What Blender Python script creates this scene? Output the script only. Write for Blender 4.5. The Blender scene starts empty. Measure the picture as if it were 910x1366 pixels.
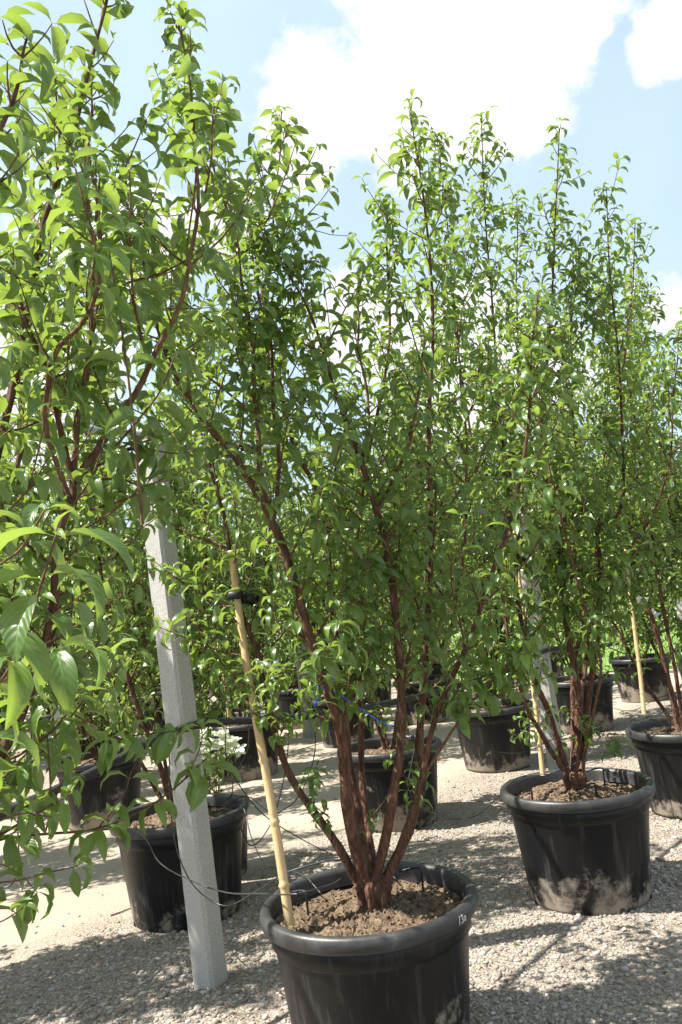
import bpy, bmesh, math, random
import numpy as np
from mathutils import Vector, Matrix

rng = np.random.default_rng(7)
random.seed(7)
R = math.radians
scene = bpy.context.scene
col = scene.collection

# ------------------------------------------------------------------ camera
CAM_H = 1.42
PITCH = R(6.7)
ROLL = R(6.3)
F_PX = 1102.0
cam_data = bpy.data.cameras.new('camera')
cam_data.sensor_fit = 'VERTICAL'
cam_data.sensor_height = 22.3
cam_data.sensor_width = 22.3
cam_data.lens = 18.0
cam_data.clip_start = 0.05
cam_data.clip_end = 2000
cam = bpy.data.objects.new('camera', cam_data)
col.objects.link(cam)
FWD = np.array([0, math.cos(PITCH), math.sin(PITCH)])
R0 = np.array([1.0, 0, 0])
U0 = np.array([0, -math.sin(PITCH), math.cos(PITCH)])
CR = math.cos(ROLL) * R0 - math.sin(ROLL) * U0
CU = math.sin(ROLL) * R0 + math.cos(ROLL) * U0
CPOS = np.array([0, 0, CAM_H])
m = Matrix.Identity(4)
for i in range(3):
    m[i][0], m[i][1], m[i][2], m[i][3] = CR[i], CU[i], -FWD[i], CPOS[i]
cam.matrix_world = m
scene.camera = cam


def ray(x, y):
    d = FWD * F_PX + CR * (x - 455.0) - CU * (y - 683.0)
    return d / np.linalg.norm(d)


def at(x, y, Y):
    """world point seen at photo pixel x, y at forward distance Y"""
    d = ray(x, y)
    return CPOS + d * (Y / d[1])


def project(P):
    q = P - CPOS
    z = q @ FWD
    zz = np.maximum(z, 1e-3)
    return 455 + F_PX * (q @ CR) / zz, 683 - F_PX * (q @ CU) / zz, z


# ------------------------------------------------------------------ sun, sky, exposure
SUN_EL = R(56)
SUN_AZ = R(-96)            # clockwise from +Y
SUN_DIR = np.array([math.sin(SUN_AZ) * math.cos(SUN_EL), math.cos(SUN_AZ) * math.cos(SUN_EL), math.sin(SUN_EL)])
sun_data = bpy.data.lights.new('sun', 'SUN')
sun_data.energy = 5.0
sun_data.angle = R(0.53)
sun_data.color = (1.0, 0.94, 0.84)
sun = bpy.data.objects.new('sun', sun_data)
col.objects.link(sun)
sun.rotation_euler = Vector(SUN_DIR).to_track_quat('Z', 'Y').to_euler()

scene.view_settings.view_transform = 'Standard'
scene.view_settings.look = 'None'
scene.view_settings.exposure = 1.42
scene.view_settings.gamma = 1
scene.view_settings.use_curve_mapping = False

world = bpy.data.worlds.new('World')
scene.world = world
world.use_nodes = True
wn, wl = world.node_tree.nodes, world.node_tree.links
wn.clear()


def N(nodes, t, **kw):
    n = nodes.new(t)
    for k, v in kw.items():
        setattr(n, k, v)
    return n


def build_world():
    out = N(wn, 'ShaderNodeOutputWorld')
    bg = N(wn, 'ShaderNodeBackground')
    bg.inputs['Strength'].default_value = 0.08
    sky = N(wn, 'ShaderNodeTexSky', sky_type='NISHITA')
    sky.sun_disc = False
    sky.sun_elevation = SUN_EL
    sky.sun_rotation = SUN_AZ
    sky.air_density = 1.0
    sky.dust_density = 1.6
    sky.ozone_density = 1.2
    tc = N(wn, 'ShaderNodeTexCoord')
    blobs = []
    for (x, y, r) in ((410, 100, 62), (430, 170, 70), (500, 130, 100), (570, 60, 120), (640, 20, 120), (700, 0, 80), (890, 52, 36),
                      (520, 195, 62), (590, 160, 60), (470, 430, 80), (140, 330, 90), (300, 300, 50), (895, 410, 40), (60, 520, 130), (640, 500, 120)):
        blobs.append((ray(x, y), r / F_PX * 1.05))
    rr = random.Random(3)
    for k in range(9):
        az = rr.uniform(0.6, 5.7)
        el = rr.uniform(0.15, 1.1)
        for j in range(2):
            a, e = az + rr.uniform(-.16, .16), el + rr.uniform(-.08, .08)
            blobs.append((np.array([math.sin(a) * math.cos(e), math.cos(a) * math.cos(e), math.sin(e)]), rr.uniform(.1, .22)))
    noise = N(wn, 'ShaderNodeTexNoise')
    noise.inputs['Scale'].default_value = 9.0
    noise.inputs['Detail'].default_value = 10
    noise.inputs['Roughness'].default_value = 0.58
    wl.new(tc.outputs['Generated'], noise.inputs['Vector'])
    prev = None
    for c, r in blobs:
        dist = N(wn, 'ShaderNodeVectorMath', operation='DISTANCE')
        wl.new(tc.outputs['Generated'], dist.inputs[0])
        dist.inputs[1].default_value = tuple(c)
        ma = N(wn, 'ShaderNodeMath', operation='MULTIPLY_ADD')
        wl.new(dist.outputs['Value'], ma.inputs[0])
        ma.inputs[1].default_value = -1.0 / r
        ma.inputs[2].default_value = 1.0
        if prev is None:
            prev = ma
        else:
            mx = N(wn, 'ShaderNodeMath', operation='SMOOTH_MAX')
            mx.inputs[2].default_value = 0.15
            wl.new(prev.outputs[0], mx.inputs[0])
            wl.new(ma.outputs[0], mx.inputs[1])
            prev = mx
    nm = N(wn, 'ShaderNodeMath', operation='MULTIPLY_ADD')
    wl.new(noise.outputs['Fac'], nm.inputs[0])
    nm.inputs[1].default_value = 3.2
    nm.inputs[2].default_value = -1.55
    ad = N(wn, 'ShaderNodeMath', operation='ADD')
    wl.new(prev.outputs[0], ad.inputs[0])
    wl.new(nm.outputs[0], ad.inputs[1])
    mr = N(wn, 'ShaderNodeMapRange', interpolation_type='SMOOTHSTEP')
    mr.inputs['From Min'].default_value = -0.05
    mr.inputs['From Max'].default_value = 0.40
    mr.inputs['To Min'].default_value = 0.0
    mr.inputs['To Max'].default_value = 0.97
    wl.new(ad.outputs[0], mr.inputs['Value'])
    # thin high veil over the whole sky, thickening a little in wisps
    n2 = N(wn, 'ShaderNodeTexNoise')
    n2.inputs['Scale'].default_value = 2.3
    n2.inputs['Detail'].default_value = 6
    wl.new(tc.outputs['Generated'], n2.inputs['Vector'])
    v = N(wn, 'ShaderNodeMapRange')
    v.inputs['From Min'].default_value = 0.3
    v.inputs['From Max'].default_value = 0.75
    v.inputs['To Min'].default_value = 0.50
    v.inputs['To Max'].default_value = 0.80
    wl.new(n2.outputs['Fac'], v.inputs['Value'])
    mixv = N(wn, 'ShaderNodeMixRGB')
    wl.new(v.outputs[0], mixv.inputs[0])
    wl.new(sky.outputs[0], mixv.inputs[1])
    mixv.inputs[2].default_value = (4.2, 5.25, 5.8, 1)
    mixc = N(wn, 'ShaderNodeMixRGB')
    wl.new(mr.outputs[0], mixc.inputs[0])
    wl.new(mixv.outputs[0], mixc.inputs[1])
    mixc.inputs[2].default_value = (5.6, 5.65, 5.7, 1)
    wl.new(mixc.outputs[0], bg.inputs['Color'])
    wl.new(bg.outputs[0], out.inputs['Surface'])


build_world()

# ------------------------------------------------------------------ materials
MATS = {}


def mat(name):
    mt = bpy.data.materials.new(name)
    mt.use_nodes = True
    mt.node_tree.nodes.clear()
    MATS[name] = mt
    return mt, mt.node_tree.nodes, mt.node_tree.links


def ramp(nd, stops):
    r = nd.new('ShaderNodeValToRGB')
    e = r.color_ramp.elements
    e[0].position, e[0].color = stops[0][0], (*stops[0][1], 1)
    e[1].position, e[1].color = stops[-1][0], (*stops[-1][1], 1)
    for p, c in stops[1:-1]:
        x = e.new(p)
        x.color = (*c, 1)
    return r


def mixrgb(nd, lk, fac, a, b, blend='MIX'):
    n = nd.new('ShaderNodeMixRGB')
    n.blend_type = blend
    for i, v in enumerate((fac, a, b)):
        if hasattr(v, 'links'):
            lk.new(v, n.inputs[i])
        elif isinstance(v, (int, float)):
            n.inputs[i].default_value = v
        else:
            n.inputs[i].default_value = (*v, 1)
    return n.outputs[0]


def math_(nd, lk, op, a, b=None, c=None):
    n = nd.new('ShaderNodeMath')
    n.operation = op
    for i, v in enumerate((a, b, c)):
        if v is None:
            continue
        if hasattr(v, 'links'):
            lk.new(v, n.inputs[i])
        else:
            n.inputs[i].default_value = v
    return n.outputs[0]


def noise_(nd, lk, vec, scale, detail=4, rough=.55):
    n = nd.new('ShaderNodeTexNoise')
    n.inputs['Scale'].default_value = scale
    n.inputs['Detail'].default_value = detail
    n.inputs['Roughness'].default_value = rough
    if vec is not None:
        lk.new(vec, n.inputs['Vector'])
    return n.outputs['Fac']


def mapping(nd, lk, vec, sc):
    mp = nd.new('ShaderNodeMapping')
    mp.inputs['Scale'].default_value = sc
    lk.new(vec, mp.inputs['Vector'])
    return mp.outputs[0]


def bump_(nd, lk, h, strength, dist=.01):
    b = nd.new('ShaderNodeBump')
    b.inputs['Strength'].default_value = strength
    b.inputs['Distance'].default_value = dist
    lk.new(h, b.inputs['Height'])
    return b.outputs[0]


def principled(nd, lk, color, rough=.6, spec=.5, normal=None, metallic=0, coat=0):
    p = nd.new('ShaderNodeBsdfPrincipled')
    for nm_, v in (('Base Color', color), ('Roughness', rough), ('Specular IOR Level', spec), ('Metallic', metallic)):
        if hasattr(v, 'links'):
            lk.new(v, p.inputs[nm_])
        elif isinstance(v, (int, float)):
            p.inputs[nm_].default_value = v
        else:
            p.inputs[nm_].default_value = (*v, 1)
    if normal is not None:
        lk.new(normal, p.inputs['Normal'])
    return p.outputs[0]


def finish(nd, lk, sh):
    o = nd.new('ShaderNodeOutputMaterial')
    lk.new(sh, o.inputs['Surface'])


def leaf_material(name, dark, light, under, trans, young, veins=True):
    mt, nd, lk = mat(name)
    geo = nd.new('ShaderNodeNewGeometry')
    oi = nd.new('ShaderNodeObjectInfo')
    rnd = math_(nd, lk, 'FRACT', math_(nd, lk, 'ADD', geo.outputs['Random Per Island'], oi.outputs['Random']))
    base = ramp(nd, [(0.0, dark), (0.55, tuple((a + b) / 2 for a, b in zip(dark, light))), (0.88, light), (1.0, young)])
    lk.new(rnd, base.inputs[0])
    colr = base.outputs[0]
    uv = nd.new('ShaderNodeUVMap')
    sep = nd.new('ShaderNodeSeparateXYZ')
    lk.new(uv.outputs[0], sep.inputs[0])
    nrm = None
    if veins:
        av = math_(nd, lk, 'ABSOLUTE', math_(nd, lk, 'SUBTRACT', sep.outputs[1], .5))
        # arching side veins: follow u - k*av^.7
        ar = math_(nd, lk, 'SUBTRACT', sep.outputs[0], math_(nd, lk, 'MULTIPLY', math_(nd, lk, 'POWER', av, 1.5), 1.0))
        vs = math_(nd, lk, 'SINE', math_(nd, lk, 'MULTIPLY', ar, 52.0))
        vs = math_(nd, lk, 'MULTIPLY_ADD', vs, .5, .5)
        vline = math_(nd, lk, 'POWER', vs, 9.0)
        mid = nd.new('ShaderNodeMapRange')
        mid.inputs['From Min'].default_value = .05
        mid.inputs['From Max'].default_value = .015
        lk.new(av, mid.inputs['Value'])
        vein = math_(nd, lk, 'MAXIMUM', math_(nd, lk, 'MULTIPLY', vline, .6), mid.outputs[0])
        colr = mixrgb(nd, lk, math_(nd, lk, 'MULTIPLY', vein, .38), colr, tuple(min(1, c * 2.2) for c in light))
        nrm = bump_(nd, lk, math_(nd, lk, 'MULTIPLY', math_(nd, lk, 'MAXIMUM', vs, mid.outputs[0]), -1.0), .22, .0016)
    # bigger patches of tone
    tc = nd.new('ShaderNodeTexCoord')
    nz = noise_(nd, lk, geo.outputs['Position'], 45, 2)
    colr = mixrgb(nd, lk, math_(nd, lk, 'MULTIPLY', nz, .35), colr, tuple(c * .55 for c in dark))
    colr = mixrgb(nd, lk, geo.outputs['Backfacing'], colr, under)
    tcol = mixrgb(nd, lk, rnd, trans, tuple(min(1, c * 1.3) for c in trans))
    p = principled(nd, lk, colr, math_(nd, lk, 'MULTIPLY_ADD', nz, .16, .25), .55, nrm)
    t = nd.new('ShaderNodeBsdfTranslucent')
    lk.new(tcol, t.inputs['Color'])
    ms = nd.new('ShaderNodeMixShader')
    ms.inputs[0].default_value = .31
    lk.new(p, ms.inputs[1])
    lk.new(t.outputs[0], ms.inputs[2])
    finish(nd, lk, ms.outputs[0])
    return mt


leaf_material('leaf', (.040, .092, .022), (.095, .170, .032), (.135, .20, .085), (.30, .43, .055), (.16, .25, .05))
leaf_material('leaf_far', (.042, .092, .024), (.098, .170, .036), (.135, .20, .085), (.28, .40, .060), (.15, .23, .05), veins=False)
leaf_material('leaf_tree', (.025, .065, .015), (.06, .13, .028), (.08, .14, .05), (.14, .24, .04), (.08, .15, .03), veins=False)
leaf_material('leaf_dry', (.16, .09, .03), (.28, .17, .06), (.2, .13, .06), (.3, .2, .06), (.3, .22, .1), veins=False)


def m_bract():
    mt, nd, lk = mat('bract')
    geo = nd.new('ShaderNodeNewGeometry')
    c = mixrgb(nd, lk, geo.outputs['Random Per Island'], (.80, .80, .70), (.72, .76, .60))
    p = principled(nd, lk, c, .6, .3)
    t = nd.new('ShaderNodeBsdfTranslucent')
    t.inputs[0].default_value = (.8, .82, .68, 1)
    ms = nd.new('ShaderNodeMixShader')
    ms.inputs[0].default_value = .3
    lk.new(p, ms.inputs[1])
    lk.new(t.outputs[0], ms.inputs[2])
    finish(nd, lk, ms.outputs[0])


m_bract()


def m_bark(name, dark, mid, light, scale=1.0):
    mt, nd, lk = mat(name)
    tc = nd.new('ShaderNodeTexCoord')
    v = mapping(nd, lk, tc.outputs['Object'], (70 * scale, 70 * scale, 16 * scale))
    n1 = noise_(nd, lk, v, 1.0, 6, .65)
    n2 = noise_(nd, lk, tc.outputs['Object'], 14, 3)
    rp = ramp(nd, [(.36, dark), (.49, mid), (.60, tuple(a * .6 + b * .4 for a, b in zip(mid, light))), (.68, light)])
    lk.new(n1, rp.inputs[0])
    fl = nd.new('ShaderNodeTexVoronoi')
    fl.inputs['Scale'].default_value = 1.0
    lk.new(mapping(nd, lk, tc.outputs['Object'], (95 * scale, 95 * scale, 30 * scale)), fl.inputs['Vector'])
    bw = nd.new('ShaderNodeRGBToBW')
    lk.new(fl.outputs['Color'], bw.inputs[0])
    c = mixrgb(nd, lk, math_(nd, lk, 'MULTIPLY', bw.outputs[0], .55), rp.outputs[0], dark)
    c = mixrgb(nd, lk, math_(nd, lk, 'MULTIPLY', n2, .18), c, light)
    h = math_(nd, lk, 'ADD', n1, math_(nd, lk, 'MULTIPLY', fl.outputs['Distance'], -.8))
    finish(nd, lk, principled(nd, lk, c, .8, .25, bump_(nd, lk, h, 1.0, .009)))


m_bark('bark', (.030, .015, .010), (.110, .046, .026), (.26, .16, .115))
m_bark('bark_pale', (.09, .05, .035), (.20, .115, .08), (.34, .25, .2))
m_bark('bark_grey', (.06, .05, .042), (.13, .11, .09), (.25, .22, .19))
m_bark('twig', (.07, .038, .022), (.15, .075, .042), (.27, .18, .12))


def m_pot():
    mt, nd, lk = mat('black_plastic')
    tc = nd.new('ShaderNodeTexCoord')
    oi = nd.new('ShaderNodeObjectInfo')
    off = nd.new('ShaderNodeVectorMath')
    off.operation = 'ADD'
    cmb = nd.new('ShaderNodeCombineXYZ')
    for i in range(3):
        lk.new(math_(nd, lk, 'MULTIPLY', oi.outputs['Random'], 37.0 + 11 * i), cmb.inputs[i])
    lk.new(tc.outputs['Object'], off.inputs[0])
    lk.new(cmb.outputs[0], off.inputs[1])
    streak = noise_(nd, lk, mapping(nd, lk, off.outputs[0], (26, 26, 2.2)), 1, 6, .6)
    patch = noise_(nd, lk, off.outputs[0], 5.5, 7, .68)
    sep = nd.new('ShaderNodeSeparateXYZ')
    lk.new(tc.outputs['Object'], sep.inputs[0])
    low = nd.new('ShaderNodeMapRange')
    low.inputs['From Min'].default_value = .36
    low.inputs['From Max'].default_value = .0
    low.inputs['To Min'].default_value = -.12
    low.inputs['To Max'].default_value = .20
    lk.new(sep.outputs[2], low.inputs['Value'])
    d1 = nd.new('ShaderNodeMapRange')
    d1.inputs['From Min'].default_value = .52
    d1.inputs['From Max'].default_value = .72
    d1.inputs['To Max'].default_value = .5
    lk.new(math_(nd, lk, 'ADD', streak, math_(nd, lk, 'MULTIPLY', low.outputs[0], .35)), d1.inputs['Value'])
    d2 = nd.new('ShaderNodeMapRange')
    d2.inputs['From Min'].default_value = .585
    d2.inputs['From Max'].default_value = .68
    d2.inputs['To Max'].default_value = .92
    lk.new(math_(nd, lk, 'ADD', patch, math_(nd, lk, 'MULTIPLY_ADD', oi.outputs['Random'], .16, math_(nd, lk, 'SUBTRACT', low.outputs[0], .11))), d2.inputs['Value'])
    c = mixrgb(nd, lk, d1.outputs[0], (.007, .007, .0085), (.095, .09, .085))
    c = mixrgb(nd, lk, d2.outputs[0], c, mixrgb(nd, lk, streak, (.17, .145, .12), (.34, .29, .235)))
    fine = noise_(nd, lk, tc.outputs['Object'], 220, 3)
    rough = math_(nd, lk, 'MULTIPLY_ADD', math_(nd, lk, 'MAXIMUM', d1.outputs[0], d2.outputs[0]), .45, .42)
    h = math_(nd, lk, 'ADD', math_(nd, lk, 'MULTIPLY', patch, .4), math_(nd, lk, 'MULTIPLY', fine, .15))
    finish(nd, lk, principled(nd, lk, c, rough, .32, bump_(nd, lk, h, .25, .004)))


m_pot()


def m_rim():
    mt, nd, lk = mat('rim_plastic')
    tc = nd.new('ShaderNodeTexCoord')
    n1 = noise_(nd, lk, tc.outputs['Object'], 9, 7, .7)
    n2 = noise_(nd, lk, tc.outputs['Object'], 160, 3)
    rp = ramp(nd, [(.35, (.018, .018, .02)), (.62, (.045, .044, .046)), (.78, (.14, .13, .12))])
    lk.new(n1, rp.inputs[0])
    finish(nd, lk, principled(nd, lk, rp.outputs[0], math_(nd, lk, 'MULTIPLY_ADD', n1, .35, .26), .5, bump_(nd, lk, n2, .15, .002)))


m_rim()


def m_simple(name, c0, c1, scale, rough=.7, bump=.4, bdist=.01, detail=6, spec=.4, stretch=(1, 1, 1), metallic=0):
    mt, nd, lk = mat(name)
    tc = nd.new('ShaderNodeTexCoord')
    v = mapping(nd, lk, tc.outputs['Object'], stretch)
    n1 = noise_(nd, lk, v, scale, detail, .62)
    rp = ramp(nd, [(.3, c0), (.7, c1)])
    lk.new(n1, rp.inputs[0])
    finish(nd, lk, principled(nd, lk, rp.outputs[0], rough, spec, bump_(nd, lk, n1, bump, bdist), metallic))


m_simple('soil', (.035, .022, .014), (.30, .215, .14), 46, .95, 1.0, .03, 10)
m_simple('bamboo', (.44, .30, .14), (.60, .45, .25), 22, .45, .2, .003, 5, .5, (3, 3, .35))
m_simple('rubber', (.010, .010, .011), (.03, .03, .032), 30, .5, .1, .002)
m_simple('tube', (.016, .016, .018), (.05, .05, .052), 60, .35, .05, .001)
m_simple('blue_string', (.02, .09, .50), (.04, .15, .70), 90, .55, .3, .002)
m_simple('white_label', (.68, .68, .66), (.80, .80, .78), 12, .5, .05, .001)
m_simple('white_paint', (.75, .75, .74), (.85, .85, .84), 80, .6, .1, .001)
m_simple('galvanised', (.38, .40, .42), (.55, .57, .58), 16, .42, .08, .001, 5, .5, (1, 1, 1), .6)


def m_concrete():
    mt, nd, lk = mat('concrete')
    tc = nd.new('ShaderNodeTexCoord')
    n1 = noise_(nd, lk, tc.outputs['Object'], 240, 4, .7)
    n2 = noise_(nd, lk, mapping(nd, lk, tc.outputs['Object'], (14, 14, 2.5)), 1, 6, .6)
    rp = ramp(nd, [(.34, (.22, .215, .205)), (.5, (.46, .455, .44)), (.7, (.60, .59, .57))])
    lk.new(n1, rp.inputs[0])
    c = mixrgb(nd, lk, math_(nd, lk, 'MULTIPLY', n2, .6), rp.outputs[0], (.36, .355, .335))
    finish(nd, lk, principled(nd, lk, c, .85, .3, bump_(nd, lk, math_(nd, lk, 'ADD', n1, n2), .5, .003)))


m_concrete()

E1 = np.array([.640, .768, 0])
E2 = np.array([-.768, .640, 0])
P1 = np.array([-.05, 2.80, 0])


def pos(s, d):
    return P1 + E1 * s + E2 * d


def m_ground():
    mt, nd, lk = mat('gravel_ground')
    geo = nd.new('ShaderNodeNewGeometry')
    P = geo.outputs['Position']
    dt = nd.new('ShaderNodeVectorMath')
    dt.operation = 'DOT_PRODUCT'
    lk.new(P, dt.inputs[0])
    dt.inputs[1].default_value = tuple(E2)
    big = noise_(nd, lk, P, 1.1, 5, .6)
    d = math_(nd, lk, 'ADD', math_(nd, lk, 'SUBTRACT', dt.outputs['Value'], float(P1 @ E2)), math_(nd, lk, 'MULTIPLY_ADD', big, 1.4, -.7))
    a = nd.new('ShaderNodeMapRange')
    a.inputs['From Min'].default_value = 1.75
    a.inputs['From Max'].default_value = 2.15
    lk.new(d, a.inputs['Value'])
    b = nd.new('ShaderNodeMapRange')
    b.inputs['From Min'].default_value = 6.2
    b.inputs['From Max'].default_value = 5.4
    lk.new(d, b.inputs['Value'])
    sand = math_(nd, lk, 'MULTIPLY', a.outputs[0], b.outputs[0])
    vo = nd.new('ShaderNodeTexVoronoi')
    vo.inputs['Scale'].default_value = 85
    lk.new(P, vo.inputs['Vector'])
    vo2 = nd.new('ShaderNodeTexVoronoi')
    vo2.inputs['Scale'].default_value = 38
    lk.new(P, vo2.inputs['Vector'])
    bw = nd.new('ShaderNodeRGBToBW')
    lk.new(vo.outputs['Color'], bw.inputs[0])
    gcol = ramp(nd, [(.1, (.19, .16, .132)), (.5, (.34, .293, .248)), (.9, (.50, .45, .395))])
    lk.new(bw.outputs[0], gcol.inputs[0])
    fine = noise_(nd, lk, P, 130, 5, .7)
    gc = mixrgb(nd, lk, math_(nd, lk, 'MULTIPLY', fine, .6), gcol.outputs[0], (.26, .22, .18))
    dirt = nd.new('ShaderNodeMapRange')
    dirt.inputs['From Min'].default_value = .52
    dirt.inputs['From Max'].default_value = .68
    dirt.inputs['To Max'].default_value = .55
    lk.new(noise_(nd, lk, P, 2.6, 6, .65), dirt.inputs['Value'])
    gc = mixrgb(nd, lk, dirt.outputs[0], gc, (.15, .125, .085))
    sp = ramp(nd, [(.3, (.33, .275, .215)), (.7, (.45, .385, .315))])
    lk.new(math_(nd, lk, 'MULTIPLY_ADD', fine, .5, math_(nd, lk, 'MULTIPLY', big, .5)), sp.inputs[0])
    c = mixrgb(nd, lk, sand, gc, sp.outputs[0])
    hgr = math_(nd, lk, 'ADD', math_(nd, lk, 'MULTIPLY', vo.outputs['Distance'], -1.0), math_(nd, lk, 'MULTIPLY', vo2.outputs['Distance'], -.8))
    hg = math_(nd, lk, 'MULTIPLY', hgr, math_(nd, lk, 'MULTIPLY_ADD', sand, -.86, 1.0))
    h = math_(nd, lk, 'ADD', hg, math_(nd, lk, 'MULTIPLY', fine, .8))
    finish(nd, lk, principled(nd, lk, c, .93, .2, bump_(nd, lk, h, .9, .013)))


m_ground()


def m_stone():
    mt, nd, lk = mat('stone')
    geo = nd.new('ShaderNodeNewGeometry')
    oi = nd.new('ShaderNodeObjectInfo')
    rnd = math_(nd, lk, 'FRACT', math_(nd, lk, 'ADD', geo.outputs['Random Per Island'], oi.outputs['Random']))
    rp = ramp(nd, [(0, (.17, .15, .13)), (.3, (.29, .255, .22)), (.6, (.39, .335, .285)), (.82, (.33, .32, .31)), (.93, (.56, .52, .48)), (1, (.33, .22, .16))])
    lk.new(rnd, rp.inputs[0])
    n1 = noise_(nd, lk, geo.outputs['Position'], 130, 5)
    c = mixrgb(nd, lk, math_(nd, lk, 'MULTIPLY', n1, .45), rp.outputs[0], (.24, .21, .18))
    finish(nd, lk, principled(nd, lk, c, .85, .25, bump_(nd, lk, n1, .4, .003)))


m_stone()
m_simple('lawn', (.085, .17, .03), (.19, .30, .065), 7, .9, .8, .03, 9)
leaf_material('grass', (.07, .15, .02), (.16, .27, .05), (.15, .25, .05), (.25, .4, .06), (.25, .3, .09), veins=False)
m_simple('terrain', (.05, .09, .03), (.11, .16, .06), .05, .95, .1, .1)


# ------------------------------------------------------------------ mesh helpers
def link(o, parent=None):
    col.objects.link(o)
    if parent is not None:
        o.parent = parent
    return o


def mesh_np(name, V, faces, material, uv=None, smooth=True):
    """faces: (n,k) int array"""
    me = bpy.data.meshes.new(name)
    V = np.ascontiguousarray(V, dtype=np.float32)
    faces = np.ascontiguousarray(faces, dtype=np.int32)
    n, k = faces.shape
    me.vertices.add(len(V))
    me.vertices.foreach_set('co', V.ravel())
    me.loops.add(n * k)
    me.loops.foreach_set('vertex_index', faces.ravel())
    me.polygons.add(n)
    me.polygons.foreach_set('loop_start', np.arange(0, n * k, k, dtype=np.int32))
    if smooth:
        me.polygons.foreach_set('use_smooth', np.ones(n, dtype=bool))
    if uv is not None:
        lay = me.uv_layers.new(name='UVMap')
        lay.data.foreach_set('uv', np.ascontiguousarray(uv[faces.ravel()], dtype=np.float32).ravel())
    me.update(calc_edges=True)
    me.validate()
    me.materials.append(MATS[material])
    return me


def obj(name, me, parent=None, loc=None):
    o = bpy.data.objects.new(name, me)
    if loc is not None:
        o.location = tuple(loc)
    return link(o, parent)


def tag(o, label=None, cat=None, group=None, kind=None):
    if label:
        o['label'] = label
    if cat:
        o['category'] = cat
    if group:
        o['group'] = group
    if kind:
        o['kind'] = kind
    return o


def empty(name, loc):
    o = bpy.data.objects.new(name, None)
    o.location = tuple(loc)
    o.empty_display_size = .1
    return link(o)


def tubes(paths, sides):
    """paths: list of (pts (n,3), radii (n,)) -> V, quads"""
    Vs, Fs, off = [], [], 0
    ang = np.linspace(0, 2 * np.pi, sides, endpoint=False)
    ca, sa = np.cos(ang), np.sin(ang)
    for pts, rad in paths:
        n = len(pts)
        T = np.gradient(pts, axis=0)
        T /= np.linalg.norm(T, axis=1)[:, None] + 1e-9
        ref = np.array([1.0, 0, 0]) if abs(T[0][0]) < .8 else np.array([0, 1.0, 0])
        A = np.cross(T, ref)
        A /= np.linalg.norm(A, axis=1)[:, None] + 1e-9
        B = np.cross(T, A)
        ring = pts[:, None, :] + (A[:, None, :] * ca[None, :, None] + B[:, None, :] * sa[None, :, None]) * np.asarray(rad)[:, None, None]
        Vs.append(ring.reshape(-1, 3))
        i = np.arange(n - 1)[:, None] * sides
        j = np.arange(sides)[None, :]
        jn = (j + 1) % sides
        F = np.stack([i + j, i + jn, i + sides + jn, i + sides + j], -1).reshape(-1, 4) + off
        Fs.append(F)
        caps = []
        if sides >= 4:
            for b in (0, (n - 1) * sides):
                for q in range(1, sides - 2, 2):
                    caps.append([b + off, b + off + q, b + off + q + 1, b + off + q + 2] if q + 2 < sides else None)
            caps = [c for c in caps if c]
            if caps:
                Fs.append(np.array(caps))
        off += n * sides
    return np.concatenate(Vs), np.concatenate(Fs)


def spline(ctrl, n):
    """Catmull-Rom through ctrl (k,3) -> n points"""
    C = np.asarray(ctrl, float)
    C = np.vstack([2 * C[0] - C[1], C, 2 * C[-1] - C[-2]])
    k = len(C) - 3
    t = np.linspace(0, k - 1e-6, n)
    i = t.astype(int)
    f = (t - i)[:, None]
    p0, p1, p2, p3 = C[i], C[i + 1], C[i + 2], C[i + 3]
    return .5 * ((2 * p1) + (-p0 + p2) * f + (2 * p0 - 5 * p1 + 4 * p2 - p3) * f ** 2 + (-p0 + 3 * p1 - 3 * p2 + p3) * f ** 3)


def lathe(profile, seg):
    """profile: list of (r, z) bottom to top -> V, quads"""
    pr = np.array(profile)
    a = np.linspace(0, 2 * np.pi, seg, endpoint=False)
    V = np.stack([pr[:, 0][:, None] * np.cos(a), pr[:, 0][:, None] * np.sin(a), np.repeat(pr[:, 1][:, None], seg, 1)], -1).reshape(-1, 3)
    i = np.arange(len(pr) - 1)[:, None] * seg
    j = np.arange(seg)[None, :]
    jn = (j + 1) % seg
    F = np.stack([i + j, i + jn, i + seg + jn, i + seg + j], -1).reshape(-1, 4)
    return V, F


# ------------------------------------------------------------------ ground
def vnoise(x, y, seed=0):
    """smooth cheap noise from sines"""
    r = np.random.default_rng(seed)
    o = np.zeros_like(x)
    for k in range(14):
        f = 1.2 * 1.42 ** k
        a, ph = r.uniform(0, 6.28), r.uniform(0, 6.28)
        o += np.sin((x * math.cos(a) + y * math.sin(a)) * f + ph) / (1 + .55 * k) ** 1.1
    return o / 3.2


def ground_z(x, y):
    return .010 * vnoise(x, y, 5)


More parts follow.
